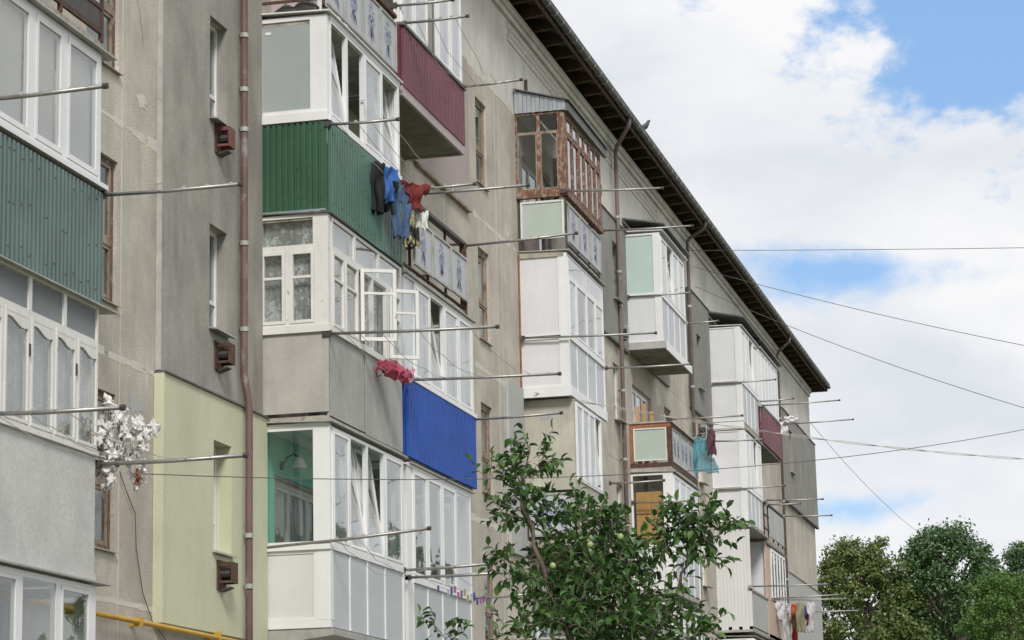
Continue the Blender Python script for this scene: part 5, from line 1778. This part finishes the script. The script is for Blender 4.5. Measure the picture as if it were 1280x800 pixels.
LG = 'laundry in front of the green balcony'
garment('black_trousers', 'black trousers hanging at the left end of the laundry on the green balcony', 'trousers', 'trousers', cloth_mat('black_cloth', (.018, .018, .021)), (33.35, -1.07, 11.02), .34, .74, -.6, .05, LG, 3)
garment('black_jacket', 'black top hanging behind the blue shirt', 'shirt', 'shirt', cloth_mat('charcoal_cloth', (.024, .024, .026)), (33.75, -1.12, 10.86), .42, .5, -.6, .06, LG, 4)
garment('blue_shirt', 'bright blue shirt hanging between black clothes and the red shirt', 'shirt', 'shirt', cloth_mat('blue_cloth', (.045, .135, .40)), (33.55, -1.15, 11.0), .48, .52, -.7, .06, LG, 5)
garment('blue_jeans', 'faded blue jeans hanging lowest under the blue shirt', 'jeans', 'trousers', cloth_mat('denim', (.075, .13, .235), .25), (34.1, -1.22, 10.86), .36, .80, -.6, .04, LG, 6)
garment('red_shirt', 'dark red shirt hanging at the right end of the laundry', 'shirt', 'shirt', cloth_mat('red_cloth', (.17, .026, .024)), (34.3, -1.38, 10.92), .52, .42, -.7, .06, LG, 7)
garment('white_cloth', 'small white cloth hanging under the red shirt', 'cloth', 'sheet', cloth_mat('white_cloth', (.7, .7, .68)), (34.5, -1.42, 10.55), .22, .28, -.8, .02, LG, 8)
garment('dark_rag', 'black and yellow rag hanging on the rail beside the flower panels', 'rag', 'sheet', mat('black_yellow_rag', (.03, .03, .028), .9, .2, 6, spots=(5, .52, .56, (.42, .37, .18))), (35.3, -1.02, 10.72), .3, .5, -.9, .05, None, 9)
# bottom right row
WG = 'clothes on the far washing line'
row = [('white_shirt', 'white shirt at the left end of the far row of clothes', 'shirt', 'shirt', (.60, .60, .61), -1.10, 8.06, .42, .55),
       ('white_trousers', 'long white trousers hanging lowest in the far row of clothes', 'trousers', 'trousers', (.55, .55, .57), -1.22, 7.6, .40, .72),
       ('lilac_shirt', 'pale lilac shirt beside the white shirt in the far row of clothes', 'shirt', 'shirt', (.50, .46, .56), -1.34, 8.06, .45, .60),
       ('orange_shirt', 'small orange shirt in the far row of clothes', 'shirt', 'shirt', (.60, .13, .035), -1.52, 8.0, .34, .34),
       ('brown_towel', 'brown towel hanging behind the orange shirt', 'towel', 'sheet', (.34, .20, .11), -1.48, 7.85, .35, .6),
       ('red_dress', 'red patterned dress hanging at the bottom of the far row', 'dress', 'dress', (.45, .05, .06), -1.42, 7.35, .45, .6),
       ('khaki_trousers', 'khaki trousers in the middle of the far row of clothes', 'trousers', 'trousers', (.30, .27, .18), -1.68, 8.04, .42, .92),
       ('navy_shirt', 'navy shirt hanging right of the khaki trousers', 'shirt', 'shirt', (.07, .10, .22), -1.80, 7.98, .38, .45),
       ('red_towel', 'red and blue towel near the right end of the far row of clothes', 'towel', 'sheet', (.48, .08, .12), -1.90, 7.92, .32, .55),
       ('white_vest', 'thin white vest at the right end of the far row of clothes', 'vest', 'shirt', (.58, .56, .58), -2.0, 8.02, .38, .9)]
for k, (nm, lb, ct, sh, c, y, z, w_, h_) in enumerate(row):
    garment(nm, lb, ct, sh, cloth_mat(nm + '_cloth', c), (74.0 + .3 * (k % 3), y, z), w_ * .8, h_ * .95, -.85, .05, WG, 20 + k)

# pink peg bag, blue net, white bag, hung things
pb = thing('peg_bag', 'pink and red cloth bag hanging on the lines left of the blue parapet', 'bag', (33.6, -1.2, 8.15))
PINK = cloth_mat('pink_red_cloth', (.42, .07, .12), .35)
mb = MB()
rnd = random.Random(5)
pts = [(33.45, -1.03, 8.10), (33.5, -1.12, 8.07), (33.55, -1.22, 8.0), (33.6, -1.32, 7.95), (33.64, -1.42, 7.91)]
mb.tube([Vector(pts[0]).lerp(Vector(pts[-1]), k / 12) + Vector((0, 0, .03 * math.sin(PI * k / 12) + rnd.uniform(-.015, .015))) for k in range(13)],
        [.03, .075, .06, .11, .085, .13, .10, .135, .095, .12, .07, .09, .03], 13)
for v in mb.v:
    v += Vector((rnd.uniform(-.022, .022), rnd.uniform(-.022, .022), rnd.uniform(-.03, .022)))
mb.build('bag_body', PINK, pb)
MB().tube([(33.44, -1.06, 8.10), (33.42, -1.02, 8.0), (33.44, -1.04, 7.92), (33.47, -1.08, 7.95)], .012, 5).build('strap', cloth_mat('dark_red_strap', (.2, .02, .05)), pb)
MB().hexa([(33.44, -1.16, 8.09), (33.5, -1.16, 8.12), (33.56, -1.36, 8.02), (33.5, -1.36, 7.98), (33.45, -1.17, 8.11), (33.51, -1.17, 8.14), (33.57, -1.37, 8.04), (33.51, -1.37, 8.0)]).build('white_stripe', cloth_mat('white_stripe', (.65, .6, .62)), pb)
garment('pink_rag', 'pale pink rag hanging beside the pink and red bag', 'rag', 'sheet', cloth_mat('pale_pink', (.55, .30, .38)), (33.75, -1.42, 8.07), .22, .2, .8, .03, None, 31)
garment('blue_net', 'turquoise blue net hanging from a pole by the orange framed balcony', 'net', 'dress', lace_mat('blue_netting', (.14, .44, .53), .2, .4, 30, .45, .85), (60.5, -1.18, 11.0), .95, .88, -.9, .08, None, 41)
garment('maroon_cloth', 'dark mauve cloth bundled above the turquoise net', 'cloth', 'sheet', cloth_mat('mauve_cloth', (.12, .05, .07)), (60.4, -1.42, 11.16), .24, .62, -.9, .05, None, 42)
wb = garment('plastic_bag', 'white plastic bag tied to a pole beside the far maroon parapet', 'bag', 'dress', mat('white_polythene', (.80, .80, .82), .3, .04, 9, trans=.3), (76.5, -1.10, 13.82), .42, .42, -1.2, .06, None, 43)
wb2 = garment('plastic_bag', 'smaller white plastic bag blown flat along the pole near the far maroon parapet', 'bag', 'sheet', MATS['white_polythene'], (76.5, -1.36, 13.98), .46, .18, -1.4, .04, None, 44)
# pegs
pcol = [cloth_mat('peg_' + n, c) for n, c in (('violet', (.16, .08, .27)), ('blue', (.06, .08, .25)), ('yellow', (.42, .31, .09)), ('pink', (.36, .12, .19)), ('pale', (.45, .45, .50)))]
for k in range(14):
    x = 35.9 + k * .19
    y = (-1.2, -1.4, -1.3)[k % 3]
    o = MB().box(x - .02, x - .004, y - .012, y + .012, 5.10, 5.20).box(x + .004, x + .02, y - .012, y + .012, 5.10, 5.20).box(x - .004, x + .004, y - .008, y + .008, 5.14, 5.16).build('clothes_peg', pcol[(0, 3, 1, 4, 2)[k % 5]], None, origin=(x, y, 5.15))
    tag(o, '%s clothes peg, %s from the left on the lines before the lowest white panels' % (('violet', 'pink', 'blue', 'pale', 'yellow')[k % 5], ('first', 'second', 'third', 'fourth', 'fifth', 'sixth', 'seventh', 'eighth', 'ninth', 'tenth', 'eleventh', 'twelfth', 'thirteenth', 'last')[k]), 'clothes peg', 'clothes pegs on the line')

# bunch of torn plastic bags caught on twigs
bb = thing('bag_bunch', 'bundle of torn white and brown plastic bags knotted round twigs at a washing pole', 'plastic bags', (23.8, -1.15, 5.4))
tw = MB()
rnd = random.Random(11)
ctr = Vector((23.85, -1.14, 5.36))
tips = []
for k in range(26):
    a = rnd.uniform(-1.1, 1.1)
    l = rnd.uniform(.35, .75)
    e = ctr + Vector((rnd.uniform(-.25, .25), -math.sin(a) * l * .62, math.cos(a) * l * .95))
    mid = (ctr + e) / 2 + Vector((rnd.uniform(-.05, .05), rnd.uniform(-.05, .05), 0))
    tw.tube([ctr, mid, e], [.012, .008, .004], 5)
    tips += [e, mid]
tw.build('twigs', BARK, bb)
BAGW = mat('torn_white_bag', (.80, .785, .77), .4, .12, 12, trans=.22)
BAGB = mat('brown_bag', (.33, .17, .10), .5, .2, 9, trans=.2)


def crumple(c, s, rnd, m, par):
    mb = MB()
    n, r = 9, 7
    for i in range(r + 1):
        th = PI * i / r
        for j in range(n):
            ph = 2 * PI * j / n
            q = s * rnd.choice((.35, .6, .8, 1.0, 1.5))
            mb.v.append(c + Vector((q * math.sin(th) * math.cos(ph) * .8, q * math.sin(th) * math.sin(ph) * .8, q * math.cos(th) * 1.1)))
    for i in range(r):
        for j in range(n):
            mb.f.append([i * n + j, i * n + (j + 1) % n, (i + 1) * n + (j + 1) % n, (i + 1) * n + j])
    return mb.build('torn_bag', m, par)


for k, t_ in enumerate(tips):
    crumple(t_ + Vector((rnd.uniform(-.03, .03), rnd.uniform(-.03, .03), rnd.uniform(-.05, .03))), rnd.uniform(.035, .075), rnd, BAGB if k == 4 else BAGW, bb)
for k in range(46):
    crumple(ctr + Vector((rnd.uniform(-.1, .1), rnd.uniform(-.33, .25), rnd.uniform(-.2, .55))), rnd.uniform(.03, .07), rnd, BAGB if k in (3, 9) else BAGW, bb)
st = MB()
for k in range(70):
    p0 = ctr + Vector((rnd.uniform(-.15, .15), rnd.uniform(-.34, .28), rnd.uniform(-.1, .6)))
    d = Vector((rnd.uniform(-.05, .05), rnd.uniform(-.08, .08), -rnd.uniform(.1, .28)))
    w_ = Vector((.01, rnd.uniform(.004, .014), 0))
    st.poly([p0 - w_, p0 + w_, p0 + d + w_ * .6 + Vector((.02, 0, 0)), p0 + d - w_ * .6])
st.build('bag_strips', BAGW, bb, kind='stuff')

# ------------------------------------------------------------------ overhead cables
def cable(label, a, b_, sag, r=.012, mtl=None, n=24, twist=False):
    a, b_ = Vector(a), Vector(b_)
    pts = [a.lerp(b_, k / n) + Vector((0, 0, -sag * 4 * (k / n) * (1 - k / n))) for k in range(n + 1)]
    mb = MB().tube(pts, r, 5)
    if twist:
        for s in (1, -1):
            mb.tube([p + Vector((0, .02 * s * math.cos(i * 1.3), .03 * s * math.sin(i * 1.3))) for i, p in enumerate(pts)], r * .8, 4)
    o = mb.build('overhead_cable', mtl or WIRE, None, origin=a)
    tag(o, label, 'cable', 'overhead cables')


CABLES_HERE = True
def beyond(a, e, k):
    return tuple(p + (q - p) * k for p, q in zip(a, e))


for lb, a, e, k, sg, mtl_, tw_, rr in (
        ('level black cable crossing the sky from the eave', (66.54, -.02, 17.13), (62, -9.55, 15.52), 1.7, .05, None, False, .008),
        ('black cable sloping right from the eave below the level one', (67.1, -.02, 16.8), (60, -9.46, 12.86), 1.7, .3, None, False, .008),
        ('lowest of the three sky cables leaving the eave, sloping steepest', (67.4, -.02, 16.3), (58, -9.43, 11.2), 1.7, .5, None, False, .008),
        ('dark sagging cable crossing the whole facade and rising to the right edge', (26.7, -.2, 5.71), (46, -9.74, 8.65), 1.04, .42, None, False, .006),
        ('pale twisted cable pair from the masonry balcony sloping gently to the right edge', (46.4, -.3, 9.86), (58, -9.34, 9.68), 1.06, .2, WIREL, True, .006),
        ('thin cable running from the end of the block steeply down behind the trees', (92.7, -.02, 16.3), (125, -1.4, 15.5), 1.0, .3, None, False, .009)):
    cable(lb, a, beyond(a, e, k), sg, rr, mtl_, twist=tw_)

# pigeon on the gutter
pg = thing('pigeon', 'dark pigeon perched on the gutter above the mauve downpipe', 'bird', (57.1, -.63, 17.82))
PGM = mat('pigeon_grey', (.08, .08, .09), .7, .3, 20)
MB().tube([(57.1, -.44, 17.98), (57.1, -.50, 17.98), (57.1, -.58, 18.0), (57.1, -.66, 18.04), (57.1, -.71, 18.10), (57.1, -.73, 18.15), (57.1, -.76, 18.165), (57.1, -.785, 18.16)], [.012, .03, .065, .07, .045, .036, .03, .006], 10).build('body', PGM, pg, smooth=True)
MB().hexa([(57.06, -.42, 17.94), (57.14, -.42, 17.94), (57.13, -.52, 17.97), (57.07, -.52, 17.97), (57.06, -.42, 17.955), (57.14, -.42, 17.955), (57.13, -.52, 17.985), (57.07, -.52, 17.985)]).build('tail', PGM, pg)
for s in (-.02, .02):
    MB().tube([(57.1 + s, -.62, 17.95), (57.1 + s, -.63, 17.83)], .007, 5).build('leg', RUST, pg)

# ------------------------------------------------------------------ trees
def limb(mb, a, b_, r0, r1, rnd, wob=.06, n=6):
    a, b_ = Vector(a), Vector(b_)
    L_ = (b_ - a).length
    pts = [a.lerp(b_, k / n) + (Vector((rnd.uniform(-1, 1), rnd.uniform(-1, 1), rnd.uniform(-.5, .5))) * wob * L_ * (0 if k in (0, n) else 1)) for k in range(n + 1)]
    mb.tube(pts, [r0 + (r1 - r0) * k / n for k in range(n + 1)], 7)
    return pts


def leaf_verts(p, d, nrm, l, w_):
    """pointed leaf with a folded midrib, two quads either side"""
    d = d.normalized()
    s = d.cross(nrm).normalized()
    nn = s.cross(d)
    f = .28
    A = [p, p + d * l * .35 + s * w_ * .5 + nn * w_ * f, p + d * l * .72 + s * w_ * .38 + nn * w_ * f * .8, p + d * l - nn * l * .12,
         p + d * l * .72 - s * w_ * .38 + nn * w_ * f * .8, p + d * l * .35 - s * w_ * .5 + nn * w_ * f, p + d * l * .38, p + d * l * .72 - nn * l * .03]
    return A, [[0, 1, 6], [1, 2, 7, 6], [2, 3, 7], [3, 4, 7], [4, 5, 6, 7], [5, 0, 6]]


rnd = random.Random(21)
plum = thing('plum_tree', 'leafy young plum tree with green fruit in front of the balconies', 'tree', (21, -6.9, 0))


def T(px, py, dx=0.0):       # helper used once: crown layout on the tree's own plane (metres from its trunk)
    return Vector((21 + dx, -5.70 - (px - 600) * .00703, 4.93 - (py - 553) * .00688 - (px - 600) * .0004))


wood = MB()
trunk = limb(wood, (21, -6.95, 0), (21, -6.75, 2.5), .085, .06, rnd, .02)
limbs = []
for a, c, r0, r1 in ((Vector((21, -6.75, 2.45)), T(690, 760), .045, .028), (T(690, 760), T(655, 610, -.1), .026, .012), (T(655, 610, -.1), T(668, 556, -.1), .011, .004),
                     (T(690, 760), T(640, 720, .2), .014, .005), (T(655, 650), T(603, 636, .1), .010, .004), (T(650, 612), T(606, 590, .15), .009, .003),
                     (Vector((21, -6.75, 2.45)), T(760, 730, .3), .04, .02), (T(760, 730, .3), T(735, 620, .2), .02, .006), (T(760, 730, .3), T(700, 640, .5), .016, .005),
                     (T(760, 730, .3), T(770, 655, -.2), .016, .005), (T(750, 700, .3), T(805, 705, -.3), .014, .005),
                     (Vector((21, -6.75, 2.5)), T(845, 750, -.3), .035, .018), (T(845, 750, -.3), T(868, 690, -.3), .016, .009), (T(868, 690, -.3), T(870, 645, -.3), .009, .004),
                     (T(868, 690, -.3), T(905, 668, -.3), .008, .003), (T(862, 700, -.3), T(828, 672, -.3), .007, .003), (T(868, 680, -.3), T(898, 650, -.2), .007, .003),
                     (T(845, 750, -.3), T(872, 780, -.5), .010, .004), (T(845, 770, -.3), T(820, 780, -.6), .01, .004),
                     (Vector((21, -6.7, 2.5)), T(720, 790, -.5), .03, .01), (T(720, 790, -.5), T(700, 740, -.6), .01, .004), (T(720, 790, -.5), T(770, 770, -.6), .01, .004),
                     (Vector((21, -6.6, 2.4)), T(560, 810, 0), .025, .008), (T(560, 810, 0), T(540, 785, 0), .006, .003), (T(600, 815, 0), T(632, 788, 0), .006, .003)):
    limbs.append((limb(wood, a, c, r0, r1, rnd, .035), r1))
wood.build('trunk', BARK, plum, smooth=True)

leaves = []
twig = MB()


def leafy(p, d, n, spread=.085, size=(.07, .112)):
    """a twig from p along d with n alternate drooping leaves"""
    d = d.normalized()
    q = Vector(p)
    for k in range(n):
        q2 = q + d * spread * .42 + Vector((rnd.uniform(-.01, .01), rnd.uniform(-.01, .01), rnd.uniform(-.008, .012)))
        twig.tube([q, q2], [.0035, .003], 4, cap=False)
        side = d.cross(Vector((rnd.uniform(-1, 1), rnd.uniform(-1, 1), rnd.uniform(-.3, 1)))).normalized()
        ld = (d * rnd.uniform(.3, .8) + side * rnd.uniform(.5, 1) + Vector((0, 0, rnd.uniform(-.75, .15)))).normalized()
        nr = (Vector((rnd.uniform(-.7, .7), rnd.uniform(-.7, .7), 1))).normalized()
        l = rnd.uniform(*size)
        leaves.append((q2, ld, nr, l, l * rnd.uniform(.44, .56)))
        q = q2


# clusters: centre (px,py), depth, radius(px), twigs
for (px, py, dx, rx, ry, n) in ((670, 574, -.1, 9, 16, 12), (656, 604, 0, 18, 18, 16), (612, 598, .1, 12, 7, 3), (608, 640, .1, 20, 9, 4), (646, 636, 0, 24, 16, 15),
                                (664, 668, .1, 22, 18, 9), (642, 712, .1, 26, 13, 12), (626, 722, .2, 12, 10, 4), (704, 652, .3, 26, 12, 7), (734, 640, .1, 28, 12, 16), (718, 672, .4, 34, 18, 15),
                                (742, 656, 0, 20, 14, 9), (752, 668, 0, 12, 10, 4), (738, 694, .2, 38, 22, 28), (764, 704, -.1, 32, 22, 26), (705, 712, .3, 28, 24, 16),
                                (724, 740, .0, 42, 22, 34), (785, 735, -.2, 34, 24, 24), (800, 722, -.2, 14, 10, 5), (690, 760, .1, 30, 22, 22), (750, 770, -.2, 50, 24, 54), (800, 765, -.3, 36, 24, 26), (700, 790, -.2, 46, 18, 30),
                                (770, 800, -.3, 60, 20, 36), (842, 682, -.3, 8, 8, 2), (848, 668, -.3, 18, 16, 16), (876, 664, -.3, 24, 18, 26), (892, 666, -.3, 14, 14, 12), (872, 648, -.3, 16, 10, 5),
                                (868, 695, -.3, 20, 14, 7), (850, 722, -.4, 16, 10, 3), (836, 780, -.4, 22, 14, 7), (872, 792, -.5, 16, 8, 6), (880, 784, -.5, 8, 6, 2), (850, 795, -.4, 40, 14, 18),
                                (668, 735, .2, 18, 16, 8), (540, 790, 0, 12, 8, 4), (634, 793, 0, 10, 10, 3), (552, 800, 0, 10, 6, 3)):
    for k in range(int(n * 1.45)):
        th, rr = rnd.uniform(0, 2 * PI), math.sqrt(rnd.random())
        p = T(px + rx * rr * math.cos(th), py + ry * rr * math.sin(th), dx + rnd.uniform(-.35, .35) * (rx / 40))
        dd = Vector((rnd.uniform(-.6, .6), -math.cos(th) + rnd.uniform(-.6, .6), -math.sin(th) * .6 + rnd.uniform(-.2, .9)))
        leafy(p, dd, rnd.randint(4, 6))
# lower crown down to the bole, below the frame
for k in range(110):
    leafy(T(rnd.uniform(640, 860), rnd.uniform(800, 900), rnd.uniform(-.9, .9)), Vector((rnd.uniform(-1, 1), rnd.uniform(-1, 1), rnd.uniform(-.2, 1))), rnd.randint(4, 6))
twig.build('twigs', BARK, plum, kind='stuff')
cp = Vector((0, -11.1, 1.6))
leaves.sort(key=lambda L_: (L_[0] - cp).length / L_[3])
lm = []
A, FC = leaf_verts(Vector((0, 0, 0)), Vector((1, 0, 0)), Vector((0, 0, 1)), 1.0, .48)
me_l = bpy.data.meshes.new('leaf')
me_l.from_pydata(A, [], FC)
me_l.materials.append(PLUML)
fol = MB()
nsingle = 0
for (p, d, nr, l, w_) in leaves:
    if nsingle < 300 and p.z > 3.2:
        o = bpy.data.objects.new('leaf', me_l)
        s = d.cross(nr).normalized()
        nn = s.cross(d)
        M_ = Matrix((d, s, nn)).transposed()      # columns
        o.parent = plum
        o.matrix_local = Matrix.Translation(p - ORG[plum.name]) @ (M_ @ Matrix.Diagonal((l, -w_ / .48, l))).to_4x4()
        COL.objects.link(o)
        nsingle += 1
    else:
        a_, f_ = leaf_verts(p, d, nr, l, w_)
        b0 = len(fol.v)
        fol.v += a_
        fol.f += [[b0 + i for i in q] for q in f_]
fol.build('foliage', PLUML, plum, kind='stuff')
FRU = mat('green_plum_fruit', (.28, .36, .12), .4, .1, 30)
for px, py in ((704, 714), (787, 678), (750, 688)):
    c = T(px, py, -.45)
    MB().tube([c + Vector((0, 0, .03 * math.cos(PI * i / 8))) for i in range(9)], [max(.001, .028 * math.sin(PI * i / 8)) for i in range(9)], 10).build('fruit', FRU, plum, smooth=True)


def big_tree(label, x, y, h, rad, mtl, seed, nclump=85, per=115, ls=.34, group='trees beyond the block', low=.10, sh=1.0):
    rnd = random.Random(seed)
    t = thing('broadleaf_tree', label, 'tree', (x, y, 0), group)
    wd = MB()
    limb(wd, (x, y, 0), (x + rnd.uniform(-.4, .4), y + rnd.uniform(-.4, .4), h * .72), h * .021, h * .006, rnd, .02, 8)
    lf = MB()
    cl = []
    for k in range(nclump):
        v = low + (1 - low) * (k + rnd.random()) / nclump
        prof = math.sin(PI * min(1, max(0.05, (v - low) / (1 - low) * .69 + .27))) ** .75
        ph = k * 2.39996 + rnd.uniform(-.5, .5)
        r = rad * prof * math.sqrt(rnd.uniform(.18, 1.0)) * sh
        c = Vector((x + r * math.cos(ph), y + r * math.sin(ph), h * v * .97))
        cs_ = rad * rnd.choice((.12, .17, .22, .27, .32)) * (1 - .3 * v)
        cl.append((c, cs_))
        if k % 2 == 0:
            zb = max(h * .15, c.z - r * .9 - 1)
            limb(wd, (x, y, zb), c, h * .0065, h * .0018, rnd, .04, 4)
    for k in range(int(nclump * .5)):       # leading shoots that break the outline
        v = rnd.uniform(.45, 1.0)
        prof = math.sin(PI * min(1, max(0.05, (v - low) / (1 - low) * .69 + .27))) ** .75
        ph = rnd.uniform(0, 2 * PI)
        cl.append((Vector((x + rad * prof * .96 * math.cos(ph), y + rad * prof * .96 * math.sin(ph), h * v * .975 + rnd.uniform(-.2, .25))), rad * rnd.uniform(.07, .12)))
    for c, cs_ in cl:
        for q in range(int(per * min(1, cs_ / rad / .2))):
            d = Vector((rnd.gauss(0, 1), rnd.gauss(0, 1), rnd.gauss(0, 1)))
            d = d / d.length * cs_ * rnd.uniform(.25, 1.1)
            d.z *= .75
            p = c + d
            s = ls * rnd.uniform(.6, 1.2)
            n_ = (d.normalized() * .6 + Vector((rnd.uniform(-1, 1), rnd.uniform(-1, 1), rnd.uniform(-.2, 1.2)))).normalized()
            a = n_.orthogonal().normalized()
            b2 = n_.cross(a)
            an = rnd.random() * 6
            u_ = a * math.cos(an) + b2 * math.sin(an)
            w_ = n_.cross(u_)
            lf.poly([p - u_ * s * .5, p + w_ * s * .28 - u_ * s * .05, p + u_ * s * .5, p - w_ * s * .28 + u_ * s * .05])
    wd.build('trunk', BARK, t)
    lf.build('crown', mtl, t)
    return t


big_tree('olive green tree beside the far end of the block', 118, 1.0, 14.9, 4.1, BGL1, 31, 162, 330, .19)
big_tree('tall dark green tree in the middle of the far trees', 120, -2.8, 15.6, 4.6, BGL2, 32, 189, 330, .19)
big_tree('dark green tree at the right edge behind the fresh green one', 126, -7.0, 15.2, 4.8, BGL2, 33, 162, 300, .20)
big_tree('fresh light green tree lowest at the right edge of the photo', 96, -6.9, 10.9, 3.3, BGL3, 34, 148, 330, .13)
big_tree('olive bushy tree low behind the end of the block', 112, -1.0, 10.8, 3.0, BGL1, 35, 108, 280, .19)
big_tree('dark tree closing the gap behind the olive green one', 134, -.6, 14.3, 4.2, BGL2, 36, 135, 260, .23)

# the row goes on to the right of the view, where the panes mirror it
for k, (x, y, h, r) in enumerate(((112, -15, 14.5, 4), (104, -23, 15, 4.2), (98, -31, 14, 4), (74, -12.6, 11.0, 2.9), (64, -13.6, 9.6, 2.6))):
    big_tree(('yard tree out of view to the right, %s of the row' % ('first', 'second', 'third', 'fourth', 'last')[k]), x, y, h, r, (BGL2, BGL1, BGL3)[k % 3], 50 + k, 80, 150, .26)
